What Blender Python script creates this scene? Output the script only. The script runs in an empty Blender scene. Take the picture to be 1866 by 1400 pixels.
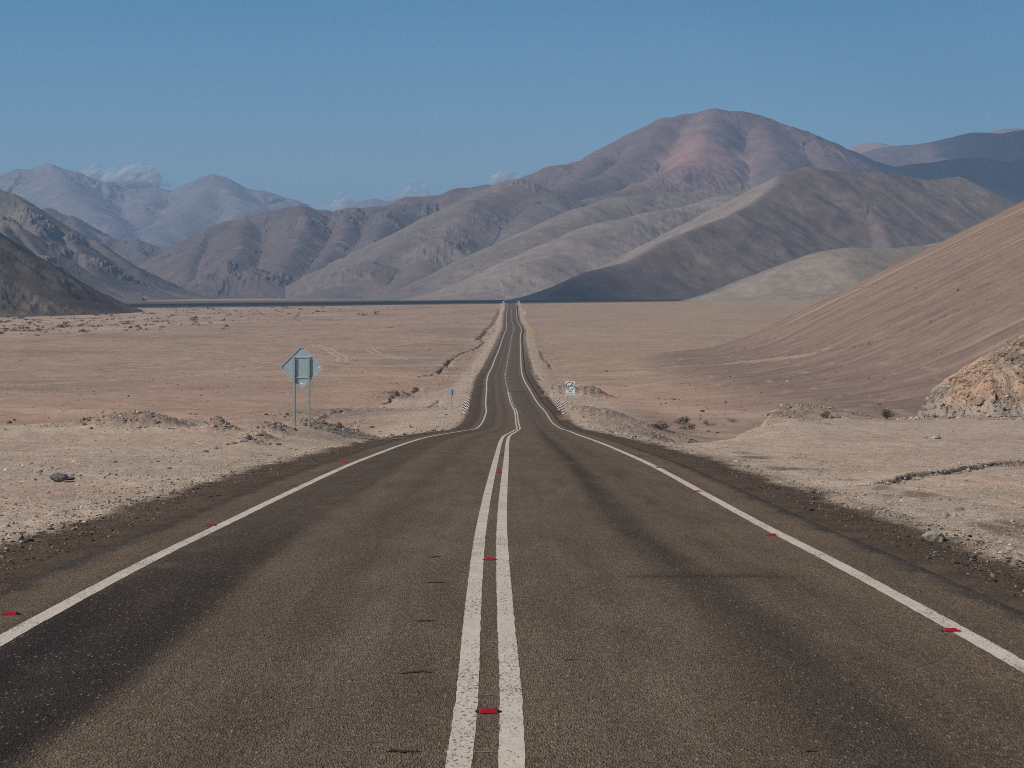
import bpy, bmesh, math, random
import numpy as np
from mathutils import Vector, Matrix

random.seed(7)
SC = bpy.context.scene
COL = SC.collection
R = math.radians

# ------------------------------------------------------------------ camera
F_PX, CX, CY, YH = 4000.0, 933.0, 700.0, 600.0        # pixel focal length, centre, horizon row (1866 x 1400)
PITCH = math.atan((CY - YH) / F_PX)
cam_d = bpy.data.cameras.new("camera")
cam = bpy.data.objects.new("camera", cam_d); COL.objects.link(cam)
cam_d.sensor_width = 36.0
cam_d.lens = F_PX / 1866.0 * 36.0
cam_d.clip_start, cam_d.clip_end = 0.5, 120000
cam.location = (0, 0, 0)
cam.rotation_euler = (R(90) - PITCH, 0, 0)
SC.camera = cam

# ------------------------------------------------------------------ sky, sun, exposure
SUN_EL, SUN_AZ = R(38), R(60)          # azimuth measured from straight behind the camera towards the left
S = Vector((-math.cos(SUN_EL) * math.sin(SUN_AZ), -math.cos(SUN_EL) * math.cos(SUN_AZ), math.sin(SUN_EL)))
W = bpy.data.worlds.new("World"); SC.world = W; W.use_nodes = True
nt = W.node_tree; nt.nodes.clear()
sky = nt.nodes.new("ShaderNodeTexSky"); sky.sky_type = 'NISHITA'; sky.sun_disc = False
sky.sun_elevation = SUN_EL
sky.sun_rotation = math.atan2(S.x, S.y)
sky.altitude = 1500; sky.air_density = 1.0; sky.dust_density = 1.6; sky.ozone_density = 3.0
tint = nt.nodes.new("ShaderNodeMix"); tint.data_type = 'RGBA'; tint.blend_type = 'MULTIPLY'
tint.inputs[0].default_value = 1.0
tc = nt.nodes.new("ShaderNodeTexCoord"); sx = nt.nodes.new("ShaderNodeSeparateXYZ"); nt.links.new(tc.outputs["Generated"], sx.inputs[0])
mr = nt.nodes.new("ShaderNodeMapRange"); mr.inputs[1].default_value = 0.02; mr.inputs[2].default_value = 0.15
nt.links.new(sx.outputs[2], mr.inputs[0])
grad = nt.nodes.new("ShaderNodeMix"); grad.data_type = 'RGBA'
grad.inputs[6].default_value = (1.02, 1.13, 1.18, 1); grad.inputs[7].default_value = (0.33, 0.79, 0.97, 1)
nt.links.new(mr.outputs[0], grad.inputs[0])
mx = nt.nodes.new("ShaderNodeMapRange"); mx.inputs[1].default_value = -0.25; mx.inputs[2].default_value = 0.25
mx.inputs[3].default_value = 1.05; mx.inputs[4].default_value = 0.85
nt.links.new(sx.outputs[0], mx.inputs[0])
sc_ = nt.nodes.new("ShaderNodeVectorMath"); sc_.operation = 'SCALE'
nt.links.new(grad.outputs[2], sc_.inputs[0]); nt.links.new(mx.outputs[0], sc_.inputs["Scale"])
nt.links.new(sc_.outputs[0], tint.inputs[7])
bg = nt.nodes.new("ShaderNodeBackground"); bg.inputs[1].default_value = 0.090
wo = nt.nodes.new("ShaderNodeOutputWorld")
nt.links.new(sky.outputs[0], tint.inputs[6]); nt.links.new(tint.outputs[2], bg.inputs[0])
nt.links.new(bg.outputs[0], wo.inputs[0])
sun_d = bpy.data.lights.new("sun", 'SUN'); sun_d.energy = 4.2; sun_d.angle = R(0.5); sun_d.color = (1.0, 0.88, 0.74)
sun = bpy.data.objects.new("sun", sun_d); COL.objects.link(sun)
sun.rotation_euler = (-S).to_track_quat('-Z', 'Y').to_euler()
SC.view_settings.view_transform = 'Standard'; SC.view_settings.look = 'None'
SC.view_settings.exposure = 0.0; SC.view_settings.gamma = 1.0
SC.cycles.max_bounces = 6; SC.cycles.volume_bounces = 0; SC.cycles.diffuse_bounces = 2
SC.cycles.use_denoising = False; SC.cycles.filter_width = 1.0

# ------------------------------------------------------------------ numpy noise
def _hash(ix, iy, seed):
    h = (ix.astype(np.uint32) * np.uint32(374761393) + iy.astype(np.uint32) * np.uint32(668265263)
         + np.uint32((seed * 2246822519 + 3266489917) & 0xffffffff))
    h = (h ^ (h >> np.uint32(13))) * np.uint32(1274126177)
    h ^= h >> np.uint32(16)
    return h
def rnd(ix, iy, seed): return _hash(ix, iy, seed).astype(np.float64) / 4294967295.0
def noise(x, y, seed=0):                                  # gradient noise, about -1..1
    x, y = np.broadcast_arrays(np.asarray(x, float), np.asarray(y, float))
    fx, fy = np.floor(x), np.floor(y)
    ix, iy = fx.astype(np.int64), fy.astype(np.int64)
    u, v = x - fx, y - fy
    su, sv = u * u * u * (u * (u * 6 - 15) + 10), v * v * v * (v * (v * 6 - 15) + 10)
    def g(ax, ay, du, dv):
        a = rnd(ax, ay, seed) * 6.2831853
        return np.cos(a) * du + np.sin(a) * dv
    n0 = g(ix, iy, u, v); n1 = g(ix + 1, iy, u - 1, v)
    m0 = g(ix, iy + 1, u, v - 1); m1 = g(ix + 1, iy + 1, u - 1, v - 1)
    a = n0 + (n1 - n0) * su; b = m0 + (m1 - m0) * su
    return (a + (b - a) * sv) * 1.5
def fbm(x, y, octv=4, seed=0, gain=0.5):
    s, a, t = 0.0, 1.0, 0.0
    for o in range(octv):
        s = s + a * noise(x * 2 ** o + 13.7 * o, y * 2 ** o - 7.3 * o, seed + o); t += a; a *= gain
    return s / t
def ridged(x, y, octv=4, seed=0, gain=0.5):
    s, a, t = 0.0, 1.0, 0.0
    for o in range(octv):
        s = s + a * (1 - 2 * np.abs(noise(x * 2 ** o + 5.1 * o, y * 2 ** o + 9.2 * o, seed + o))); t += a; a *= gain
    return s / t
def voronoi(x, y, seed=0):                                # f1, f2, cell id random
    fx, fy = np.floor(x).astype(np.int64), np.floor(y).astype(np.int64)
    f1 = np.full(np.shape(x), 9.0); f2 = f1.copy(); cid = np.zeros(np.shape(x)); c2 = cid.copy()
    for dx in (-1, 0, 1):
        for dy in (-1, 0, 1):
            jx, jy = fx + dx, fy + dy
            px, py = jx + rnd(jx, jy, seed), jy + rnd(jx, jy, seed + 1)
            d = np.hypot(px - x, py - y)
            nearer = d < f1
            f2 = np.where(nearer, f1, np.minimum(f2, d))
            cid = np.where(nearer, rnd(jx, jy, seed + 2), cid); c2 = np.where(nearer, rnd(jx, jy, seed + 3), c2)
            f1 = np.where(nearer, d, f1)
    return f1, f2, cid, c2
def ss(a, b, x):
    t = np.clip((np.asarray(x, float) - a) / (b - a), 0, 1); return t * t * (3 - 2 * t)
def mix(a, b, t):
    return a + (b - a) * t
def mixc(a, b, t):
    return a + (np.asarray(b) - a) * np.asarray(t)[..., None]

# ------------------------------------------------------------------ projection helpers
_cp, _sp = math.cos(PITCH), math.sin(PITCH)
def P(x, y, d):
    a, b = (np.asarray(x, float) - CX) / F_PX, (CY - np.asarray(y, float)) / F_PX
    k = d / (_cp + b * _sp)
    return np.stack([a * k, d + 0 * a, (b * _cp - _sp) * k], -1)

def hermite(xs, ys):
    xs, ys = np.asarray(xs, float), np.asarray(ys, float)
    h = np.diff(xs); dl = np.diff(ys) / h
    m = np.empty_like(ys); m[0], m[-1] = dl[0], dl[-1]
    for i in range(1, len(xs) - 1):
        if dl[i - 1] * dl[i] <= 0: m[i] = 0.0
        else:
            w1, w2 = 2 * h[i] + h[i - 1], h[i] + 2 * h[i - 1]
            m[i] = (w1 + w2) / (w1 / dl[i - 1] + w2 / dl[i])
    def f(x):
        x = np.asarray(x, float)
        i = np.clip(np.searchsorted(xs, x) - 1, 0, len(xs) - 2)
        t = (x - xs[i]) / h[i]
        lo, hi = x < xs[0], x > xs[-1]
        tc = np.clip(t, 0, 1)
        v = ((1 + 2 * tc) * (1 - tc) ** 2 * ys[i] + tc * (1 - tc) ** 2 * h[i] * m[i]
             + tc * tc * (3 - 2 * tc) * ys[i + 1] + tc * tc * (tc - 1) * h[i] * m[i + 1])
        v = np.where(lo, ys[0] + (x - xs[0]) * m[0], v)
        return np.where(hi, ys[-1] + (x - xs[-1]) * m[-1], v)
    return f

# road: image row, distance, centre column -> height and lateral position
_rd = [(1400, 10.6, 884), (1296, 12.4, 890), (1140, 16.5, 891), (1018, 22.6, 893), (960, 27.9, 896), (900, 36.5, 903), (850, 49.5, 911),
       (826, 62, 915), (808, 78, 918), (798.6, 93, 921), (785.7, 143, 938.7), (779.3, 189, 944.5), (766.4, 228, 942), (753.6, 254, 940.5),
       (734, 298, 932), (712.9, 350, 926.5), (691.4, 418, 921), (681, 463, 920.8), (670, 525, 923), (657, 583, 925), (640, 688, 928.5),
       (622.9, 826, 931), (612, 912, 933), (601.4, 1010, 936), (595, 1143, 935.5), (584.3, 1372, 932.6), (573.6, 1538, 932),
       (565, 1700, 932.5), (558.6, 1900, 933), (553.2, 2070, 931.5)]
_p = np.array([P(x, y, d) for y, d, x in _rd])
zr = hermite(np.r_[-80, -30, 0, [r[1] for r in _rd], 2300], np.r_[-1.0, -1.5, -1.92, _p[:, 2], _p[-1, 2] + 4.0])
xr = hermite(np.r_[-80, 0, [r[1] for r in _rd], 2300], np.r_[-0.1, -0.1, _p[:, 0], _p[-1, 0]])

_far = [(2070, None), (2300, 28.2), (3000, 40.0), (4000, 54.5), (6000, 84.0), (9000, 138.0), (14000, 230.0), (30000, 500)]
_pd = [(-80, -10.8), (200, -10.8), (300, -10.6), (350, -10.4)] + [(d, float(_p[i, 2]) - 0.45) for i, (y, d, x) in enumerate(_rd) if d > 400]
_pd += [(d, z) for d, z in _far if z is not None]
_zp = hermite([a for a, b in _pd], [b for a, b in _pd])
def plain(X, Y):
    return _zp(Y) + 0.0125 * np.clip(X, -900, 900) * ss(250, 2000, Y) * (1 - ss(2600, 5000, Y))

_xf = hermite([0, 250, 420, 560, 640, 720, 850, 1100, 1500], [22, 20, 20, 22, 28, 70, 170, 420, 900])
def hillside(X, Y):
    u = X - _xf(Y)
    a = np.clip(u, 0, 25); b = np.clip(u - 25, 0, 22); c = np.clip(u - 47, 0, None)
    h = 0.03 * a + 0.0018 * a * a + 0.12 * b + 0.0084 * b * b + 0.49 * c
    return h * ss(120, 230, Y)
def hill_u(X, Y): return X - _xf(Y)

def seg_dist(X, Y, pts):
    best = np.full(np.shape(X), 1e9); tt = np.zeros(np.shape(X)); L = 0.0
    pts = np.asarray(pts, float)
    for (x0, y0), (x1, y1) in zip(pts[:-1, :2], pts[1:, :2]):
        dx, dy = x1 - x0, y1 - y0; l2 = dx * dx + dy * dy + 1e-9
        t = np.clip(((X - x0) * dx + (Y - y0) * dy) / l2, 0, 1)
        d = np.hypot(X - x0 - t * dx, Y - y0 - t * dy)
        m = d < best
        best = np.where(m, d, best); tt = np.where(m, L + t * math.sqrt(l2), tt); L += math.sqrt(l2)
    return best, tt, L

def masks(X, Y):
    s = X - xr(Y)
    nz = noise(X / 6.0, Y / 9.0, 50)
    ye = np.where(s < 0, 99 + 2.5 * nz, 89 + 22 * ss(7.6, 14.5, s) + 45 * ss(18.5, 22, s) + 2.5 * nz)
    plat = 1 - ss(-6, 9, Y - ye)
    wE = 5.6 + 0.8 * noise(Y / 11.0, s * 0 + 3.3, 51)
    emb = 1 - ss(0, 15, np.abs(s) - wE)
    emb = np.where(Y > 330, 1 - ss(0, 6, np.abs(s) - wE), emb)
    return s, plat, emb

def H0(X, Y):
    """ground height without gullies, heaps and fine relief"""
    s, plat, emb = masks(X, Y)
    z = zr(Y) - 0.03 - 0.10 * ss(4.4, 6.0, np.abs(s))
    riseL = 0.70 * ss(72, 93, Y) * ss(5.5, 9.0, -s)
    riseR = (0.85 * ss(62, 108, Y) + 0.0) * ss(5.2, 13.0, s)
    B = np.maximum(plat, emb)
    ground = plain(X, Y) + hillside(X, Y)
    zpl = z + (riseL + riseR) * plat
    return np.maximum(mix(ground, zpl, B), np.where(B > 0.02, -1e9, ground))

def hit(x, y, f=H0, d0=9.0, d1=3500.0, n=5000):
    d = np.geomspace(d0, d1, n)
    p = P(np.full(n, float(x)), np.full(n, float(y)), d)
    below = f(p[:, 0], p[:, 1]) > p[:, 2]
    i = int(np.argmax(below)) if below.any() else n - 1
    return p[i]
def hits(pts): return [hit(x, y)[:2] for x, y in pts]

# gullies, scarps and heaps, traced once on the smooth ground: (path, half width, depth)
GULLY = [
    (hits([(700, 735), (752, 716), (768, 706)]), 0.9, 0.8),
    (hits([(765, 687), (800, 682), (812, 670), (822, 657), (840, 647), (868, 636), (884, 624), (876, 618)]), 1.1, 1.3),
    (hits([(872, 620), (884, 608), (896, 596), (903, 585), (908, 573), (911, 564)]), 2.0, 1.4),
    (hits([(590, 768), (640, 757), (690, 741)]), 0.8, 0.5),
    (hits([(684, 600), (740, 593), (800, 590), (868, 586)]), 2.0, 0.9),
    (hits([(610, 604), (665, 602)]), 2.0, 0.9),
    (hits([(985, 640), (990, 652), (1000, 662), (1003, 672)]), 0.7, 0.7),
    (hits([(962, 648), (968, 662), (972, 678), (985, 693), (1000, 692)]), 0.6, 0.7),
    (hits([(1560, 633), (1612, 620), (1650, 609), (1700, 587), (1760, 562), (1866, 518), (1960, 475)]), 0.55, 0.8),
    (hits([(1300, 662), (1420, 648), (1560, 632)]), 0.5, 0.25),
    (hits([(770, 746), (792, 742), (800, 730)]), 0.6, 0.6),
]
SCARP = hits([(1585, 884), (1625, 878), (1670, 871), (1715, 866), (1765, 857), (1815, 850), (1870, 848), (1960, 838)])
HEAPS = []                                                # x, y, radius, height
def heap(px, py, d, r, h):
    p = P(px, py, d); HEAPS.append((p[0], p[1], r, h))
for a in [(60, 770, 100, 1.3, .35), (110, 765, 104, 1.6, .55), (190, 790, 88, 2.0, .40), (250, 790, 87, 1.5, .42), (300, 792, 87, 1.4, .32),
          (395, 792, 86, 0.55, .45), (405, 795, 85, .8, .25), (488, 792, 84, .7, .42), (470, 798, 80, .7, .35), (452, 803, 76, .6, .25), (500, 785, 87, .6, .3),
          (560, 785, 92, 1.2, .25), (620, 784, 93, 1.6, .28), (680, 786, 95, 1.6, .25), (740, 782, 98, 1.2, .2), (330, 776, 96, 3, .25),
          (1430, 768, 104, 3.2, .75), (1385, 776, 100, 2.0, .35), (1500, 768, 106, 2.5, .3), (1790, 775, 106, 1.2, .25),
          (1075, 700, 330, 3.2, 1.7), (1020, 700, 330, 3.0, 1.6), (1090, 742, 235, 5.0, 1.5), (1150, 750, 215, 5.0, 1.0), (1060, 738, 245, 3.0, 1.3),
          (1180, 765, 150, 3.0, .7), (700, 712, 330, 3.2, 1.1), (725, 708, 335, 2.4, 1.0), (640, 735, 275, 9, .7), (560, 742, 260, 8, .6)]:
    heap(*a)

def cell(Y): return (np.maximum(Y, -8) + 12) * 0.00064
def H(X, Y):
    s, plat, emb = masks(X, Y)
    z = H0(X, Y)
    a = np.abs(s)
    off = ss(4.35, 5.6, a)
    B = np.maximum(plat, emb)
    # broad relief
    z = z + off * (1 - B) * (0.45 * fbm(X / 45, Y / 60, 4, 1) + 0.16 * fbm(X / 6, Y / 8, 3, 2)) * (1 - 0.6 * ss(900, 2000, Y))
    hu = hill_u(X, Y); hm = ss(28, 60, hu) * ss(150, 260, Y)
    rill = ridged(Y / 9.0 + 0.5 * noise(X / 30, Y / 30, 8), X / 160.0, 3, 9)
    z = z + hm * 0.28 * rill
    z = z + off * B * (0.10 * fbm(X / 3.5, Y / 4.5, 4, 3) + 0.035 * ridged(X / 0.9, Y / 0.9, 3, 4))
    # shoulder windrow of loose gravel
    z = z + 0.05 * np.exp(-((a - 5.75 - 0.25 * noise(Y / 5, 0 * Y + 1, 21)) / 0.28) ** 2) * plat * (0.6 + 0.6 * noise(Y / 1.3, s * 0, 22))
    z = z + off * (0.022 * fbm(X / 0.33, Y / 0.33, 3, 5)) * (1 - ss(120, 200, Y))
    for hx, hy, r, hh in HEAPS:
        m = (np.abs(X - hx) < 3 * r) & (np.abs(Y - hy) < 3 * r * 1.5)
        if m.any():
            q = np.hypot((X[m] - hx) / r, (Y[m] - hy) / (r * 1.4))
            q = q * (1 + 0.35 * fbm(X[m] / r, Y[m] / r, 3, 11))
            z[m] = z[m] + 0.8 * hh * np.exp(-1.4 * q * q) * (1 + 0.35 * ridged(X[m] / r * 3, Y[m] / r * 3, 3, 12)) * ss(4.6, 6.5, np.abs(s[m]))
    for path, w, dp in GULLY:
        w = w * 0.72
        pa = np.array(path)
        m = (X > pa[:, 0].min() - 8) & (X < pa[:, 0].max() + 8) & (Y > pa[:, 1].min() - 12) & (Y < pa[:, 1].max() + 12)
        if m.any():
            wx = X[m] + 1.6 * w * noise(X[m] / (3 * w), Y[m] / (5 * w), 14); wy = Y[m] + 2.5 * w * noise(X[m] / (3 * w), Y[m] / (5 * w), 15)
            dd, tt, L = seg_dist(wx, wy, path)
            ww = w * (0.75 + 0.5 * noise(tt / (6 * w), tt * 0, 16))
            cut = 1 - ss(0.55, 1.15, dd / np.maximum(ww, 0.1))
            lip = np.exp(-((dd / ww - 1.7) / 0.6) ** 2)
            z[m] = z[m] + (-dp * cut * (0.7 + 0.5 * noise(tt / (4 * w), tt * 0, 17)) + 0.12 * dp * lip) * ss(5.2, 7, np.abs(s[m]))
    # low scarp on the right-hand lay-by
    pa = np.array(SCARP)
    m = (X > pa[0, 0] - 0.6) & (X < pa[-1, 0]) & (np.abs(Y - np.interp(X, pa[:, 0], pa[:, 1])) < 4)
    if m.any():
        xs_ = X[m]; k = Y[m] - np.interp(xs_, pa[:, 0], pa[:, 1]) + 0.45 * fbm(xs_ / 1.3, Y[m] * 0, 5, 18, 0.62)
        amp = 0.085 * ss(0, 1.4, xs_ - pa[0, 0] + 0.3) * np.clip(1.0 + 0.5 * noise(xs_ / 1.6, xs_ * 0, 19), 0.6, 1.6)
        up = ss(-0.16, 0.10, k) * np.exp(-np.clip(k, 0, None) / 1.6)
        dn = -0.6 * (1 - ss(-0.16, 0.10, k)) * np.exp(np.clip(k, None, 0) / 0.45)
        z[m] = z[m] + amp * (up + dn)
    # keep the ground under the carriageway below the asphalt
    c = cell(Y)
    z = z - (0.12 + 0.00035 * np.clip(Y, 0, None)) * (1 - ss(4.05, 4.35, a - 0.0)) - (0.015 + 0.00010 * np.clip(Y, 0, None)) * (1 - ss(4.4 + c, 4.6 + 2.5 * c, a)) * ss(60, 200, Y)
    return z

# ------------------------------------------------------------------ mesh and material helpers
def link(o, parent=None):
    COL.objects.link(o)
    if parent is not None: o.parent = parent
    return o
def tag(o, label=None, cat=None, group=None, kind=None):
    if label: o["label"] = label
    if cat: o["category"] = cat
    if group: o["group"] = group
    if kind: o["kind"] = kind
    return o
def mesh_np(name, verts, faces, mat, smooth=True, color=None, parent=None, uv=None):
    me = bpy.data.meshes.new(name)
    verts = np.ascontiguousarray(verts, np.float32); faces = np.ascontiguousarray(faces, np.int32)
    nv, nf, k = len(verts), len(faces), faces.shape[1]
    me.vertices.add(nv); me.vertices.foreach_set("co", verts.ravel())
    me.loops.add(nf * k); me.loops.foreach_set("vertex_index", faces.ravel())
    me.polygons.add(nf)
    me.polygons.foreach_set("loop_start", np.arange(0, nf * k, k, dtype=np.int32))
    me.polygons.foreach_set("loop_total", np.full(nf, k, np.int32))
    me.polygons.foreach_set("use_smooth", np.full(nf, smooth, bool))
    me.update(calc_edges=True)
    if color is not None:
        at = me.attributes.new("tone", 'FLOAT_COLOR', 'POINT')
        c = np.ones((nv, 4), np.float32); c[:, :3] = np.clip(color, 0.005, 0.95)
        at.data.foreach_set("color", c.ravel())
    if uv is not None:
        at = me.attributes.new("lane", 'FLOAT_VECTOR', 'POINT')
        c = np.zeros((nv, 3), np.float32); c[:, :2] = uv
        at.data.foreach_set("vector", c.ravel())
    me.materials.append(mat)
    return link(bpy.data.objects.new(name, me), parent)
def grid_faces(nr, nc):
    i = np.arange(nr * nc).reshape(nr, nc)
    return np.stack([i[:-1, :-1], i[:-1, 1:], i[1:, 1:], i[1:, :-1]], -1).reshape(-1, 4)

class NT:
    def __init__(s, name):
        s.m = bpy.data.materials.new(name); s.m.use_nodes = True
        s.t = s.m.node_tree; s.b = s.t.nodes["Principled BSDF"]; s.out = s.t.nodes["Material Output"]
    def n(s, typ, **kw):
        o = s.t.nodes.new(typ)
        for k, v in kw.items():
            if k == 'inp':
                for a, b in v.items(): o.inputs[a].default_value = b
            else: setattr(o, k, v)
        return o
    def l(s, a, b): s.t.links.new(a, b)
    def noise(s, vec, scale, detail=4, rough=0.55):
        o = s.n("ShaderNodeTexNoise", inp={"Scale": scale, "Detail": detail, "Roughness": rough}); s.l(vec, o.inputs["Vector"]); return o.outputs["Fac"]
    def maprange(s, v, a, b, c, d):
        o = s.n("ShaderNodeMapRange", inp={1: a, 2: b, 3: c, 4: d}); s.l(v, o.inputs[0]); return o.outputs[0]
    def math(s, op, a, b):
        o = s.n("ShaderNodeMath", operation=op)
        for i, v in enumerate((a, b)):
            if isinstance(v, (int, float)): o.inputs[i].default_value = v
            else: s.l(v, o.inputs[i])
        return o.outputs[0]
    def mul(s, c, f):
        o = s.n("ShaderNodeVectorMath", operation='SCALE'); s.l(c, o.inputs[0])
        if isinstance(f, (int, float)): o.inputs["Scale"].default_value = f
        else: s.l(f, o.inputs["Scale"])
        return o.outputs[0]
    def mixc(s, a, b, f):
        o = s.n("ShaderNodeMix", data_type='RGBA')
        for i, v in ((0, f), (6, a), (7, b)):
            if isinstance(v, (int, float)): o.inputs[i].default_value = v
            elif isinstance(v, tuple): o.inputs[i].default_value = (*v, 1)
            else: s.l(v, o.inputs[i])
        return o.outputs[2]
    def bump(s, h, strength, dist):
        o = s.n("ShaderNodeBump", inp={"Strength": strength, "Distance": dist}); s.l(h, o.inputs["Height"]); s.l(o.outputs[0], s.b.inputs["Normal"]); return o
def obj_coord(m): return m.n("ShaderNodeTexCoord").outputs["Object"]
def tone(m): return m.n("ShaderNodeAttribute", attribute_name="tone").outputs["Color"]

def flat_mat(name, col, rough=0.6, metal=0.0, var=0.12, scale=6.0, bump=0.0, spec=0.4):
    m = NT(name); v = obj_coord(m)
    f = m.maprange(m.noise(v, scale, 5, 0.6), 0.3, 0.7, 1 - var, 1 + var)
    rgb = m.n("ShaderNodeRGB"); rgb.outputs[0].default_value = (*col, 1)
    m.l(m.mul(rgb.outputs[0], f), m.b.inputs["Base Color"])
    m.b.inputs["Roughness"].default_value = rough; m.b.inputs["Metallic"].default_value = metal
    m.b.inputs["Specular IOR Level"].default_value = spec
    if bump: m.bump(m.noise(v, scale * 4, 4), bump, 0.01)
    return m.m

# ground: vertex tone + grains at several sizes
def ground_mat():
    m = NT("desert_ground"); v = obj_coord(m)
    g1 = m.maprange(m.noise(v, 14.0, 6, 0.7), 0.28, 0.72, 0.72, 1.28)
    g2 = m.maprange(m.noise(v, 0.9, 5, 0.65), 0.3, 0.7, 0.86, 1.14)
    g3 = m.maprange(m.noise(v, 0.12, 5, 0.7), 0.3, 0.7, 0.88, 1.12)
    vo = m.n("ShaderNodeTexVoronoi", inp={"Scale": 22.0}); m.l(v, vo.inputs["Vector"])
    sep = m.n("ShaderNodeSeparateColor"); m.l(vo.outputs["Color"], sep.inputs[0])
    g4 = m.maprange(sep.outputs[0], 0, 1, 0.80, 1.20)
    vo2 = m.n("ShaderNodeTexVoronoi", inp={"Scale": 2.2}); m.l(v, vo2.inputs["Vector"])
    spot = m.maprange(vo2.outputs["Distance"], 0.05, 0.13, 0.62, 1.0)
    f = m.math('MULTIPLY', m.math('MULTIPLY', g1, g2), m.math('MULTIPLY', g3, m.math('MULTIPLY', g4, spot)))
    m.l(m.mul(tone(m), f), m.b.inputs["Base Color"])
    m.b.inputs["Roughness"].default_value = 1.0; m.b.inputs["Specular IOR Level"].default_value = 0.05
    h = m.math('ADD', m.noise(v, 9.0, 7, 0.7), m.math('MULTIPLY', vo.outputs["Distance"], 0.5))
    m.bump(h, 0.55, 0.06)
    return m.m
GROUND = ground_mat()

def rock_mat(name, scale, bumpd, strength=0.6, contrast=0.22):
    m = NT(name); v = obj_coord(m)
    a = m.maprange(m.noise(v, scale, 8, 0.68), 0.3, 0.7, 1 - contrast, 1 + contrast)
    b = m.maprange(m.noise(v, scale * 0.18, 5, 0.6), 0.3, 0.7, 0.9, 1.1)
    m.l(m.mul(tone(m), m.math('MULTIPLY', a, b)), m.b.inputs["Base Color"])
    m.b.inputs["Roughness"].default_value = 0.95; m.b.inputs["Specular IOR Level"].default_value = 0.1
    m.bump(m.noise(v, scale * 0.6, 9, 0.65), strength, bumpd)
    return m.m

# ------------------------------------------------------------------ ground sheet
rowsY = np.r_[np.linspace(-60, 5.5, 28), np.geomspace(6, 2150, 1250), np.geomspace(2160, 4500, 110), np.geomspace(4600, 19500, 50)]
t_in = np.linspace(-0.262, 0.262, 820)
t_out = 0.262 + np.geomspace(0.004, 0.95, 34)
cols = np.r_[-t_out[::-1], t_in, t_out]
GY, GT = np.meshgrid(rowsY, cols, indexing='ij')
GX = GT * (np.maximum(GY, -8) + 12) + xr(np.clip(GY, 0, 2200))
GZ = H(GX, GY)

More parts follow.
